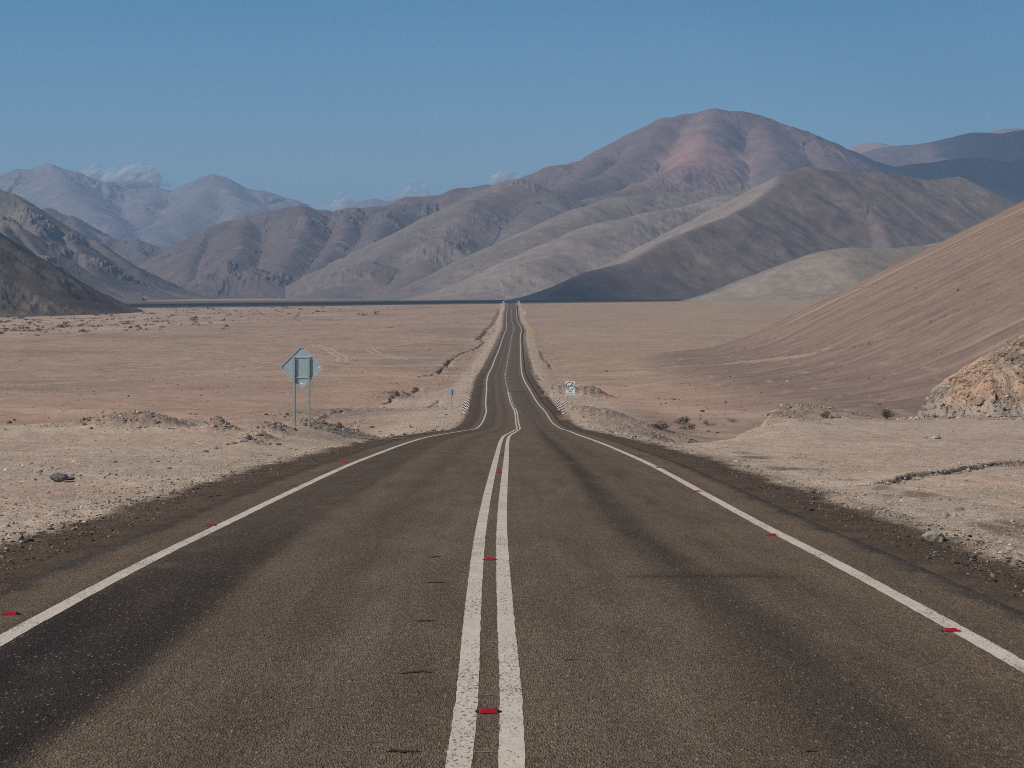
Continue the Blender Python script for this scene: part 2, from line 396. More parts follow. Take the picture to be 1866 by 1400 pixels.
def ground_tone(X, Y):
    s, plat, emb = masks(X, Y); a = np.abs(s)
    sand = np.array([.335, .262, .212]); pink = np.array([.385, .272, .222]); grey = np.array([.262, .215, .185])
    pale = np.array([.43, .355, .30]); grav = np.array([.405, .345, .288]); oil = np.array([.072, .054, .040])
    c = np.broadcast_to(sand, X.shape + (3,)).copy()
    n1 = fbm(X / 55, Y / 110, 5, 31); n2 = fbm(X / 14, Y / 30, 4, 32)
    c = mixc(c, grey, 0.9 * ss(-0.05, 0.4, n1))
    c = mixc(c, pink, 0.55 * ss(0.05, 0.5, -n1) * (0.6 + 0.4 * ss(-.3, .3, n2)))
    c = c * (1 + 0.14 * n2)[..., None]
    mid = ss(120, 200, Y) * (1 - ss(1900, 2100, Y))
    n3 = fbm(X / 3.4, Y / 8.0, 4, 53)
    c = c * (1 + 0.20 * mid * n3)[..., None]
    c = mixc(c, np.array([.17, .135, .11]), 0.55 * mid * ss(0.46, 0.62, noise(X / 5.0, Y / 3.2, 54) + 0.25 * n2))
    ln = np.abs(fbm(X / 85, Y / 46, 4, 55)) + 0.05 * n2
    c = mixc(c, np.array([.19, .15, .125]), 0.55 * mid * (1 - ss(0.004, 0.016, ln)) * ss(0, .3, n3 + .15))
    ln = np.abs(fbm(X / 60 + 9, Y / 34, 4, 56))
    c = mixc(c, pale, 0.45 * mid * (1 - ss(0.004, 0.022, ln)))
    # pink washed belt left and right of the embankment, pale silt streaks
    belt = np.exp(-((Y - 330 - 60 * noise(X / 60, X * 0, 33)) / 90) ** 2)
    c = mixc(c, pink * 1.05, 0.6 * belt * (0.55 + 0.45 * n2))
    silt = ss(0.20, 0.5, fbm(X / 90, Y / 45, 5, 34))
    c = mixc(c, pale, 0.6 * silt)
    # badland at the far left: pale ground broken by dark hummocks
    bad = ss(900, 1350, Y) * ss(80, 260, -X - 60) * (1 - ss(2000, 2150, Y))
    bn = fbm(X / 16, Y / 40, 5, 35)
    c = mixc(c, pale * 0.95, 0.6 * bad)
    c = mixc(c, np.array([.16, .125, .10]), bad * ss(0.14, 0.4, bn))
    # right plain is yellower
    c = mixc(c, np.array([.325, .262, .205]), 0.6 * ss(0, 30, X) * ss(450, 700, Y) * (1 - ss(2000, 2100, Y)))
    # far plain beyond the road's crest: cloud shadow painted in as a dark tone
    far = ss(2075, 2110, Y + 25 * noise(X / 60, X * 0, 36))
    c = mixc(c, np.array([.13, .115, .105]) * (1 + 0.5 * fbm(X / 40, Y / 60, 4, 37))[..., None], far * (1 - ss(3600, 4300, Y)))
    c = mixc(c, pale * 0.9, ss(4000, 4800, Y) * (0.4 + 0.4 * fbm(X / 200, Y / 200, 3, 38)))
    # hillside on the right
    hu = hill_u(X, Y); hm = ss(4, 24, hu + 6 * n2) * ss(140, 230, Y)
    brown = np.array([.207, .164, .147])
    st = fbm(Y / 5.0 + 0.8 * noise(X / 40, Y / 40, 39), X / 240.0, 4, 40)
    st2 = fbm(Y / 2.6 + 1.1 * noise(X / 25, Y / 25, 57), X / 120.0, 3, 58)
    hc = brown * (1 + 0.30 * st + 0.25 * st2 + 0.10 * n2 + 0.16 * n3)[..., None]
    hc = mixc(hc, np.array([.295, .238, .20]), 0.9 * ss(0.16, 0.4, fbm(Y / 8.0 + 0.6 * noise(X / 50, Y / 50, 41), X / 300., 3, 42)) * ss(30, 60, hu))
    low = 1 - ss(28, 50, hu)
    fl = ss(0.26, 0.55, fbm(X / 2.6, Y / 13.0, 3, 43))
    hc = mixc(hc, pale, 0.45 * low * fl)
    c = mixc(c, hc, hm)
    # embankment and plateau gravel
    gn = fbm(X / 2.2, Y / 3.0, 4, 44)
    gcol = grav * (1 + 0.16 * gn)[..., None]
    B = np.maximum(plat, emb)
    c = mixc(c, gcol, ss(0.15, 0.6, B))
    dust = ss(0.05, 0.4, fbm(X / 7, Y / 11, 3, 45)) * plat
    c = mixc(c, np.array([.41, .325, .27]), 0.75 * dust * ss(6.2, 8, a))
    rgt = plat * ss(9, 12, s)
    c = mixc(c, np.array([.40, .335, .285]), 0.6 * rgt)
    # soft dark spill marks on the right gravel
    sp = plat * ss(5.8, 6.6, s) * (1 - ss(7.2, 9.5, s)) * ss(0.1, 0.45, fbm(X / 1.1, Y / 4.5, 3, 46))
    c = mixc(c, oil * 1.5, 0.65 * sp)
    # dark bituminous grit along both edges
    wob = 0.42 * fbm(s * 0 + np.sign(s) * 7, Y / 2.6, 4, 47) + 0.10 * noise(X / .22, Y / .35, 48)
    wid = np.where(s < 0, 5.72, 5.62) + 0.25 * ss(150, 300, Y)
    dk = 1 - ss(-0.34, 0.26, a - wid - wob + 0.22 * fbm(X / .5, Y / .9, 3, 59))
    oc = oil * (1 + 0.5 * fbm(X / 0.5, Y / 0.7, 3, 49))[..., None]
    c = mixc(c, oc, 0.93 * dk * (1 - 0.30 * ss(300, 900, Y)))
    # branch track on the left, bounded by a low bank
    trk, tt, L = seg_dist(X, Y, TRACK)
    tm = (1 - ss(0.7, 1.0, trk / (3.4 + 2.2 * ss(20, 60, tt)) + 0.15 * n2)) * (1 - ss(.4, .7, emb))
    c = mixc(c, np.array([.385, .315, .28]), 0.9 * tm)
    for path, w, colr, amt in WASH:
        pa = np.array(path)
        m = (X > pa[:, 0].min() - 3 * w) & (X < pa[:, 0].max() + 3 * w) & (Y > pa[:, 1].min() - 4 * w) & (Y < pa[:, 1].max() + 4 * w)
        if m.any():
            dd, tt, L = seg_dist(X[m], Y[m], path)
            k = 1 - ss(0.3, 1.3, dd / w + 0.7 * fbm(X[m] / w, Y[m] / (2 * w), 4, 73))
            c[m] = mixc(c[m], np.array(colr) * (1 + .15 * n3[m])[..., None], amt * k * (1 - ss(.3, .6, B[m])))
    for path in TRAILS:
        pa = np.array(path)
        m = (X > pa[:, 0].min() - 6) & (X < pa[:, 0].max() + 6) & (Y > pa[:, 1].min() - 6) & (Y < pa[:, 1].max() + 6)
        if m.any():
            dd, tt, L = seg_dist(X[m], Y[m], path)
            w = 0.24 * (1 + Y[m] / 700)
            k = np.maximum(1 - ss(0.5, 1.2, np.abs(dd - 1.15) / w), 0)
            c[m] = mixc(c[m], pale * 1.05, 0.85 * k)
    for path, w, dp in GULLY:
        w = w * 0.72
        pa = np.array(path)
        m = (X > pa[:, 0].min() - 8) & (X < pa[:, 0].max() + 8) & (Y > pa[:, 1].min() - 12) & (Y < pa[:, 1].max() + 12)
        if m.any():
            wx = X[m] + 1.6 * w * noise(X[m] / (3 * w), Y[m] / (5 * w), 14); wy = Y[m] + 2.5 * w * noise(X[m] / (3 * w), Y[m] / (5 * w), 15)
            dd, tt, L = seg_dist(wx, wy, path)
            c[m] = mixc(c[m], np.array([.13, .10, .08]), 0.7 * (1 - ss(0.5, 1.1, dd / w)))  # gully floors painted dark to deepen their shade
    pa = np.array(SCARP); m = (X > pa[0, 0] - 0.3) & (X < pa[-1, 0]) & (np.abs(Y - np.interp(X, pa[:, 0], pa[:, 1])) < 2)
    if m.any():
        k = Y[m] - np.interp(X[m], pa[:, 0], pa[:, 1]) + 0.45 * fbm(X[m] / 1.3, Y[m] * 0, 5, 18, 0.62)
        c[m] = mixc(c[m], np.array([.10, .075, .055]), 0.8 * ss(-.34, -.14, k) * (1 - ss(-.02, .10, k)))  # shade of the scarp face painted on in dark brown
    for hx, hy, r, hh in HEAPS:
        m = (np.abs(X - hx) < 2.5 * r) & (np.abs(Y - hy) < 3.5 * r)
        if m.any():
            q = np.hypot((X[m] - hx) / r, (Y[m] - hy) / (r * 1.4)) * (1 + 0.3 * noise(X[m] / r * 2, Y[m] / r * 2, 52))
            c[m] = mixc(c[m], np.array([.24, .19, .16]), 0.6 * (1 - ss(0.6, 1.3, q)))
    return c
TRACK = hits([(872, 704), (840, 706), (790, 720), (735, 742), (680, 762), (600, 768)])
WASH = [(hits([(0, 748), (110, 752), (250, 759), (420, 765), (560, 769)]), 7.0, (.46, .345, .29), .7),
        (hits([(0, 606), (130, 604), (260, 594), (400, 588)]), 16.0, (.44, .36, .31), .65),
        (hits([(0, 590), (150, 585), (330, 578)]), 20.0, (.43, .35, .305), .5),
        (hits([(420, 684), (520, 676), (640, 672), (760, 690)]), 6.0, (.43, .30, .245), .5),
        (hits([(1000, 690), (1100, 715), (1200, 745), (1330, 757), (1480, 752)]), 5.5, (.44, .325, .27), .6),
        (hits([(1120, 672), (1300, 664), (1500, 640)]), 2.2, (.40, .33, .27), .5)]
TRAILS = [hits([(745, 628), (700, 632), (672, 637), (690, 645), (720, 652), (735, 655)]),
          hits([(575, 628), (600, 638), (625, 652), (622, 660)]),
          hits([(640, 668), (560, 662), (470, 668), (300, 690), (100, 700), (0, 706)]),
          hits([(0, 613), (130, 612), (300, 590), (420, 586)])]
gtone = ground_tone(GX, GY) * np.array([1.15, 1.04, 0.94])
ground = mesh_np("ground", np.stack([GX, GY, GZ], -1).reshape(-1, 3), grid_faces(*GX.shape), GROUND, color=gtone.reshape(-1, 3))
tag(ground, kind="structure")

# ------------------------------------------------------------------ road
def road_z(sv, Y): return zr(Y) + 0.0 - 0.012 * np.abs(sv) / 3.5 + 0.00004 * np.clip(Y, 0, None)
def road_mat():
    m = NT("worn_asphalt"); v0 = obj_coord(m)
    mp = m.n("ShaderNodeMapping", inp={"Scale": (1.0, 0.30, 1.0)}); m.l(v0, mp.inputs[0]); v = mp.outputs[0]
    vo = m.n("ShaderNodeTexVoronoi", inp={"Scale": 84.0}); m.l(v, vo.inputs["Vector"])
    sep = m.n("ShaderNodeSeparateColor"); m.l(vo.outputs["Color"], sep.inputs[0])
    a = m.maprange(sep.outputs[0], 0, 1, 0.64, 1.36)
    chip = m.maprange(sep.outputs[1], 0.972, 0.985, 0.0, 1.0)
    n1 = m.maprange(m.noise(v, 32.0, 6, 0.76), 0.28, 0.72, 0.64, 1.36)
    st = m.n("ShaderNodeMapping", inp={"Scale": (3.0, 0.35, 1.0)}); m.l(m.n("ShaderNodeAttribute", attribute_name="lane").outputs["Vector"], st.inputs[0])
    n2 = m.maprange(m.noise(st.outputs[0], 1.0, 6, 0.65), 0.3, 0.7, 0.87, 1.13)
    f = m.math('MULTIPLY', m.math('MULTIPLY', a, n1), n2)
    col = m.mixc(m.mul(tone(m), f), (.36, .31, .26), m.math('MULTIPLY', chip, 0.55))
    m.l(col, m.b.inputs["Base Color"])
    m.b.inputs["Roughness"].default_value = 0.9; m.b.inputs["Specular IOR Level"].default_value = 0.10
    h = m.math('ADD', m.noise(v, 45.0, 5, 0.7), m.math('MULTIPLY', vo.outputs["Distance"], 0.8))
    m.bump(h, 0.9, 0.016)
    return m.m
ASPH = road_mat()
RY = np.r_[np.linspace(-60, 5, 40), np.geomspace(5.2, 2078, 1500)]
RS = np.linspace(-4.42, 4.42, 89)
YY, SS = np.meshgrid(RY, RS, indexing='ij')
def road_tone(s, Y):
    base = np.array([.164, .116, .075])
    c = np.broadcast_to(base, s.shape + (3,)).copy()
    lw = noise(Y / 9, Y * 0, 61)
    n = fbm(s / 0.7, Y / 7.0, 4, 62)
    dark = np.array([.026, .021, .018])
    # outer wheel path of the left lane: dark with a crisp inner edge
    k = (1 - ss(-0.10, 0.16, s + 2.28 + 0.10 * n + 0.05 * lw)) * ss(-3.75, -3.25, s + 0.25 * n)
    near = 0.42 + 0.54 * (1 - ss(14, 34, Y))
    c = mixc(c, dark, near * k * (0.85 + 0.3 * n))
    k = np.exp(-((s + 1.35 + 0.1 * n) / 0.30) ** 2)
    c = mixc(c, dark * 1.3, 0.38 * k * (0.7 + 0.6 * n))
    # right lane: two dark tyre polished bands
    cen = 1.72 + 0.34 * (1 - ss(11, 30, Y)) + 0.06 * lw
    k = np.exp(-((s - cen) / (0.26 + 0.16 * (1 - ss(12, 24, Y)))) ** 2) * (0.75 + 0.5 * n)
    c = mixc(c, dark * 0.95, np.clip(0.80 * k, 0, 0.95) * (1 - 0.5 * ss(60, 200, Y)))
    k = np.exp(-((s - cen - 0.75) / 0.32) ** 2) * ss(-.25, .35, n)
    c = mixc(c, dark * 1.2, 0.45 * k)
    k = np.exp(-((s - 0.85) / 0.25) ** 2) * ss(0.05, 0.45, n) * (1 - ss(14, 24, Y))
    c = mixc(c, dark * 1.2, 0.55 * k)
    # dusty brown strips between the wheel paths
    for q in (-0.85, 0.85):
        k = np.exp(-((s - q) / 0.45) ** 2) * (0.6 + 0.6 * n)
        c = mixc(c, np.array([.150, .118, .088]), np.clip(0.40 * k, 0, 1))
    # transverse joint and blotch in the right lane
    k = np.exp(-((Y - 20.6 - 0.12 * n) / 0.22) ** 2) * ss(1.1, 1.6, s) * (1 - ss(2.6, 3.2, s))
    c = mixc(c, dark, 0.45 * k)
    k = ss(150, 346, Y) * (1 - ss(346, 349, Y)) * ss(0, .1, s)
    c = c * (1 - 0.12 * k)[..., None]
    k = np.exp(-((Y - 347) / 2.2) ** 2) * ss(0, .1, s)
    c = mixc(c, dark, 0.5 * k)
    k = ss(100, 140, Y) * (1 - ss(155, 175, Y)); c = c * (1 - 0.10 * k * (0.5 + n))[..., None]
    c = c * (1 + 0.22 * n * (1 - 0.4 * ss(60, 300, Y)))[..., None]
    stk = fbm(s / 0.11, Y / 9.0, 3, 66); pat = fbm(s / 1.6, Y / 3.2, 4, 67)
    c = c * (1 + 0.16 * stk + 0.13 * pat)[..., None]
    ds = np.array([.175, .138, .102])
    c = mixc(c, ds, 0.45 * ss(.12, .5, fbm(s / .5, Y / 1.5, 4, 68)) * ss(-.2, .3, pat))
    # the far carriageway has more dust on it
    c = mixc(c, np.array([.135, .112, .093]), 0.55 * ss(110, 500, Y) * (0.75 + 0.5 * n))
    for q in (-2.3, -1.1, 1.1, 2.4):
        c = c * (1 - 0.16 * np.exp(-((s - q) / 0.35) ** 2) * ss(100, 300, Y))[..., None]
    # ragged dark grit creeping over the edges
    a = np.abs(s); wob = 0.16 * fbm(np.sign(s) * 5, Y / 1.8, 4, 63) + 0.10 * fbm(s / 0.1, Y / 0.7, 3, 64)
    k = ss(-0.10, 0.10, a - 4.12 + wob)
    c = mixc(c, np.array([.066, .053, .042]) * (1 + 0.4 * noise(s / .2, Y / .5, 65))[..., None], 0.9 * k)
    return c
rv = np.stack([SS + xr(YY), YY, road_z(SS, YY)], -1)
edge_drop = ss(4.25, 4.42, np.abs(SS)) * 0.05
rv[..., 2] -= edge_drop
road = mesh_np("road", rv.reshape(-1, 3), grid_faces(*YY.shape), ASPH, color=road_tone(SS, YY).reshape(-1, 3), uv=np.stack([SS, YY], -1).reshape(-1, 2))
tag(road, kind="structure")

def paint_mat():
    m = NT("worn_road_paint"); v0 = obj_coord(m)
    mp = m.n("ShaderNodeMapping", inp={"Scale": (1.0, 0.32, 1.0)}); m.l(v0, mp.inputs[0]); v = mp.outputs[0]
    a = m.noise(v, 55.0, 4, 0.75); b = m.noise(v, 2.2, 3, 0.5)
    thr = m.maprange(b, 0.3, 0.7, 0.36, 0.47)
    wear = m.maprange(m.math('SUBTRACT', a, thr), -0.035, 0.035, 0.0, 1.0)
    shade = m.maprange(m.noise(v, 11.0, 5, 0.65), 0.3, 0.7, 0.86, 1.1)
    rgb = m.n("ShaderNodeRGB"); rgb.outputs[0].default_value = (.645, .555, .44, 1)
    m.l(m.mixc((.135, .11, .09), m.mul(rgb.outputs[0], shade), wear), m.b.inputs["Base Color"])
    m.b.inputs["Roughness"].default_value = 0.75; m.b.inputs["Specular IOR Level"].default_value = 0.3
    m.bump(a, 0.4, 0.004)
    return m.m
PAINT = paint_mat()
class Quads:
    def __init__(s): s.v, s.f, s.n = [], [], 0
    def add(s, v, f): s.v.append(v); s.f.append(f + s.n); s.n += len(v)
    def build(s, name, mat, **kw): return mesh_np(name, np.concatenate(s.v), np.concatenate(s.f), mat, **kw)
def strip(Q, sc, w, y0, y1, step=0.006, lift=0.002):
    n = max(3, int(math.log(max(y1, 1) / max(y0, 1)) / step) + 2)
    Y = np.geomspace(max(y0, 1), y1, n) if y0 >= 1 else np.r_[np.linspace(y0, 1, 30)[:-1], np.geomspace(1, y1, n)]
    ww = w * (1 + 0.75 * ss(180, 500, Y))
    jl = 0.006 * noise(Y / 0.35, Y * 0 + sc, 71) ; jr = 0.006 * noise(Y / 0.35, Y * 0 + sc + 9, 72)
    sl, sr = sc - ww / 2 + jl, sc + ww / 2 + jr
    v = np.stack([np.stack([sl + xr(Y), Y, road_z(sl, Y) + lift + 2e-5 * np.clip(Y, 0, None)], -1),
                  np.stack([sr + xr(Y), Y, road_z(sr, Y) + lift + 2e-5 * np.clip(Y, 0, None)], -1)], 1)
    Q.add(v.reshape(-1, 3), grid_faces(len(Y), 2))
Q = Quads()
strip(Q, -3.5, 0.15, -40, 2074); strip(Q, 3.5, 0.15, -40, 2074)
tag(Q.build("edge_line", PAINT), kind="structure")
Q = Quads()
strip(Q, -0.13, 0.132, -40, 348); strip(Q, 0.13, 0.132, -40, 276)
d = 282.0
while d < 345: strip(Q, 0.13, 0.14, d, d + 4.2); d += 9.2
d = 352.0
while d < 2060: strip(Q, -0.02, 0.13, d, d + 5.2); d += 11.0
tag(Q.build("centre_line", PAINT), kind="structure")

def y_to_d(row):                                          # image row on the road -> distance
    d = np.linspace(8, 400, 8000); zz = zr(d)
    rows = CY - F_PX * ((zz * _cp + d * _sp) / (d * _cp - zz * _sp))
    return float(d[np.argmin(np.abs(rows - row))])
# little scars: dark gouges, pale dashes, two old yellow ticks
MARKD = flat_mat("asphalt_gouge", (.048, .040, .035), 0.95, var=.5, scale=70, spec=.05)
MARKL = flat_mat("faded_tick_paint", (.30, .25, .21), 0.8, var=.5, scale=60)
MARKY = flat_mat("old_yellow_paint", (.34, .22, .08), 0.8, var=.4, scale=60)
def blot(Q, sx, Y, ls, lw, lift=0.0045, seed=0, n=14):
    """ragged tapering smear across the lane"""
    rg = np.random.default_rng(seed); t = np.linspace(0, 1, n)
    prof = np.clip(np.sin(np.pi * t ** rg.uniform(.6, 1.6)) ** 1.3 * rg.uniform(.35, 1.2, n), 0.02, 1.3)
    x = sx + ls * (t - .5); mid = Y + lw * 0.5 * np.cumsum(rg.normal(size=n)) / n ** .5
    a = mid + lw * .5 * prof * rg.uniform(.6, 1.2, n); b = mid - lw * .5 * prof * rg.uniform(.6, 1.2, n)
    v = np.stack([np.stack([x + xr(a), a, road_z(x, a) + lift], -1), np.stack([x + xr(b), b, road_z(x, b) + lift], -1)], 1).reshape(-1, 3)
    Q.add(v, grid_faces(n, 2))
Q = Quads()
for row, px, ls in [(1016, 795, .22), (1063, 788, .22), (1131, 772, .24), (1228, 756, .22), (861, 866, .24), (1373, 735, .2)]:
    dd = y_to_d(row); blot(Q, (px - CX) * dd / F_PX - float(xr(dd)), dd, ls * (.8 + .5 * rnd(np.int64(row), np.int64(3), 1)), 0.05 + .06 * rnd(np.int64(row), np.int64(5), 1), seed=row)
for row, px, ls in [(1203, 1043, .10), (1370, 1480, .09), (1150, 1135, .08)]:
    dd = y_to_d(row); blot(Q, (px - CX) * dd / F_PX - float(xr(dd)), dd, ls, 0.05, seed=row)
tag(Q.build("asphalt_scar", MARKD), kind="structure")
Q = Quads()
for row, w in [(943, .07), (961, .07), (984, .08), (1005, .05), (1072, .09), (1171, .09), (1267, .07), (1373, .10)]:
    dd = y_to_d(row); blot(Q, 0.0, dd, w, 0.022, seed=row)
for row, px in [(1128, 1165), (1290, 560), (1215, 795), (1370, 640)]:
    dd = y_to_d(row); blot(Q, (px - CX) * dd / F_PX - float(xr(dd)), dd, .09, 0.025, seed=row)
tag(Q.build("paint_tick", MARKL), kind="structure")
Q = Quads()
for row, px in [(999, 1338), (1000, 1365)]:
    dd = y_to_d(row); blot(Q, (px - CX) * dd / F_PX - float(xr(dd)), dd, .09, 0.035, seed=row)
tag(Q.build("yellow_tick", MARKY), kind="structure")

# ------------------------------------------------------------------ mountains
def mountain(name, ridges, pxr, dr, nc, nr, slope=0.55, rnd_r=25.0, gully=(8.0, 90.0), rough=(6.0, 140.0), craggy=0.0,
             foot=14.0, col=(.2, .17, .15), tint2=(.25, .2, .17), streak=0.15, patch=400.0, mat=None, seed=0, extra=None, crest_only=0.0):
    segs = []
    off = 0.0
    for rg in ridges:
        sl = slope
        if isinstance(rg, tuple): rg, sl = rg
        pts = np.array([P(x, y, d) for x, y, d in rg])
        for a, b in zip(pts[:-1], pts[1:]):
            segs.append((a, b, off, sl)); off += np.hypot(*(b - a)[:2])
        off += 5000
    tx = (np.linspace(pxr[0], pxr[1], nc) - CX) / F_PX
    Ys = np.linspace(dr[0], dr[1], nr)
    Yg, Tg = np.meshgrid(Ys, tx, indexing='ij'); Xg = Tg * Yg
    # warp the plan so that ridges are not ruler straight
    wl = rough[1] * 1.6
    Xw = Xg + 0.07 * wl * fbm(Xg / wl, Yg / wl, 3, seed + 1) ; Yw = Yg + 0.18 * wl * fbm(Xg / wl, Yg / wl, 3, seed + 2)
    h = np.full(Xg.shape, -1e9); T = np.zeros(Xg.shape); D = np.zeros(Xg.shape)
    for a, b, o, sl in segs:
        dx, dy = b[0] - a[0], b[1] - a[1]; l2 = dx * dx + dy * dy
        t = np.clip(((Xw - a[0]) * dx + (Yw - a[1]) * dy) / l2, 0, 1)
        dist = np.hypot(Xw - a[0] - t * dx, Yw - a[1] - t * dy)
        hh = a[2] + (b[2] - a[2]) * t - sl * (np.sqrt(dist * dist + rnd_r ** 2) - rnd_r)
        m = hh > h
        k = rnd_r * 0.5
        h = np.maximum(h, hh) + np.where(np.abs(hh - h) < k, (k - np.abs(hh - h)) ** 2 / (6 * k), 0)
        T = np.where(m, o + t * math.sqrt(l2), T); D = np.where(m, dist, D)
    ga, gw = gully
    away = ss(0, 2.5 * gw, D)
    g = ridged(T / gw + 0.35 * noise(Xg / (1.3 * gw), Yg / (1.3 * gw), seed + 3), D / (9 * gw), 3, seed + 4)
    g2 = ridged(T / (gw / 2.8) + 0.5 * noise(Xg / (.5 * gw), Yg / (.5 * gw), seed + 11), D / (4 * gw), 3, seed + 12)
    h = h + ga * away * (g - 0.3) + 0.4 * ga * ss(0, gw, D) * g2
    ra, rw = rough
    r = fbm(Xg / rw, Yg / rw, 6, seed + 5, 0.52)
    h = h + ra * r * (0.35 + 0.65 * away)
    cr = 0
    if craggy:
        cm = ss(-0.05, 0.35, fbm(Xg / (2.2 * rw), Yg / (2.2 * rw), 3, seed + 6)) * (1 - crest_only * ss(0.6, 1.6, D / (1.2 * rw)))
        cr = ridged(Xg / (0.45 * rw), Yg / (0.45 * rw), 5, seed + 7, 0.6)
        h = h + craggy * cm * cr
    base = plain(Xg, Yg)
    q = (h - base) / foot
    z = base - 2.0 + foot * np.where(q > 20, q, np.log1p(np.exp(np.clip(q, -30, 20)))) - 1.0
    z = np.where(q < -2.5, base - 6.0, z)
    # colour: two rock tones, streaks that run down the fall line, scree
    n1 = fbm(Xg / patch, Yg / patch, 5, seed + 8); sn = fbm(T / (gw * 0.35) + 0.4 * r, D / (6 * gw), 4, seed + 9)
    c = mixc(np.broadcast_to(np.array(col), Xg.shape + (3,)).copy(), np.array(tint2), ss(-0.25, 0.4, n1))
    c = c * (1 + streak * sn * 1.6 * away + 0.10 * r)[..., None]
    if craggy: c = c * (1 + 0.10 * np.clip(cr, -1, 1) * cm)[..., None]
    if extra: c = extra(c, Xg, Yg, z, T, D, n1, sn)
    o = mesh_np(name, np.stack([Xg, Yg, z], -1).reshape(-1, 3), grid_faces(*Xg.shape), mat, color=c.reshape(-1, 3))
    return tag(o, kind="structure")

M_NEAR = rock_mat("scree_rock", 0.09, 2.0, 0.55)
M_MID = rock_mat("slope_rock", 0.04, 5.0, 0.6)
M_FAR = rock_mat("far_rock", 0.02, 10.0, 0.6)

def light_band(px0, py0, d0, px1, py1, d1, w, colr, amt):
    a, b = P(px0, py0, d0), P(px1, py1, d1)
    def f(c, X, Y, *r):
        dd, tt, L = seg_dist(X, Y, [a[:2], b[:2]])
        k = (1 - ss(0.4, 1.2, dd / w + 0.35 * fbm(X / (w * .7), Y / (w * .7), 3, 91)))
        return mixc(c, np.array(colr), amt * k)
    return f

# pale dune-like hill behind the right plain
mountain("dune_hill", [[(1290, 552, 2150), (1378, 517, 2150), (1450, 483, 2160), (1503, 460, 2170), (1550, 451, 2190), (1600, 452, 2230), (1660, 449, 2300), (1740, 438, 2380), (1880, 400, 2500), (2100, 350, 2700)]],
         (1240, 2150), (1900, 2700), 460, 260, slope=0.50, rnd_r=30, gully=(1.2, 30), rough=(2.0, 90), foot=7, col=(.262, .222, .182), tint2=(.285, .238, .196), streak=.06, mat=M_NEAR, seed=100)
# olive peak, sun on its left flank painted in as a lighter tone
def lit_flank_tone(c, X, Y, z, T, D, n1, sn):
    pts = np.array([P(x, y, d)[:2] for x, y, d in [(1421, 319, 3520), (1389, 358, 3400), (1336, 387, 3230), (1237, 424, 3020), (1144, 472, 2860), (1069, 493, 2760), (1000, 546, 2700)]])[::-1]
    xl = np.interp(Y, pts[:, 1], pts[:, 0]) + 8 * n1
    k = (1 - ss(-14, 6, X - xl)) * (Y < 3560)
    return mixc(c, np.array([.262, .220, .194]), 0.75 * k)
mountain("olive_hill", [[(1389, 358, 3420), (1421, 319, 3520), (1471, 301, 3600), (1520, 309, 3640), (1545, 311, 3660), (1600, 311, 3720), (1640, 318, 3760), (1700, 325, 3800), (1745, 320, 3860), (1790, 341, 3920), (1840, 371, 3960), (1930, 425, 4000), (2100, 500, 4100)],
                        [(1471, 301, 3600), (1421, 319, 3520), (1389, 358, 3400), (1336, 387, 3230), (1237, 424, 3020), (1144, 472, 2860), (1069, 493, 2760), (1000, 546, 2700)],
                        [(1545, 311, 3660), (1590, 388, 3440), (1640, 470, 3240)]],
         (820, 2150), (2480, 4350), 820, 330, slope=0.52, rnd_r=7, gully=(2.6, 45), rough=(1.8, 60), foot=10, col=(.174, .140, .128), tint2=(.198, .160, .143), streak=.18, mat=M_MID, seed=120, extra=lit_flank_tone)
# grey-green ridges behind it; the sunlit front slope is painted paler
def lit_front_tone(c, X, Y, z, T, D, n1, sn):
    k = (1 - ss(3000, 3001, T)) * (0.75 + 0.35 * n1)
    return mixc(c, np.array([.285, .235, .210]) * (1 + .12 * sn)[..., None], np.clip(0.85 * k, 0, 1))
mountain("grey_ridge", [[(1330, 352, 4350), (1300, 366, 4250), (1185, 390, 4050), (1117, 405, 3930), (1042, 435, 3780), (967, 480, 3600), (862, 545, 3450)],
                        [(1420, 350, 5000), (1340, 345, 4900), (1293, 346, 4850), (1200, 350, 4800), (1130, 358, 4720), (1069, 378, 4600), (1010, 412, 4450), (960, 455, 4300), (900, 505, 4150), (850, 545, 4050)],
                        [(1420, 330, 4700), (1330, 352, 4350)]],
         (660, 1700), (3250, 5300), 700, 320, slope=0.50, rnd_r=40, gully=(6, 60), rough=(4.5, 110), craggy=4, foot=16, col=(.182, .152, .134), tint2=(.222, .184, .160), streak=.16, mat=M_MID, seed=140, extra=lit_front_tone)
mountain("grey_spur", [[(1130, 352, 6300), (1040, 370, 5700), (985, 345, 5650), (941, 329, 5600), (862, 367, 5300), (769, 420, 5000), (675, 480, 4700), (590, 545, 4450)],
                       [(985, 345, 5650), (960, 400, 5200), (900, 460, 4850), (830, 520, 4550)], [(862, 367, 5300), (800, 440, 4850), (730, 520, 4550)]],
         (520, 1300), (4200, 6600), 640, 320, slope=0.50, rnd_r=35, gully=(7, 70), rough=(6, 130), craggy=9, foot=18, col=(.182, .152, .138), tint2=(.205, .170, .155), streak=.14, mat=M_MID, seed=160)
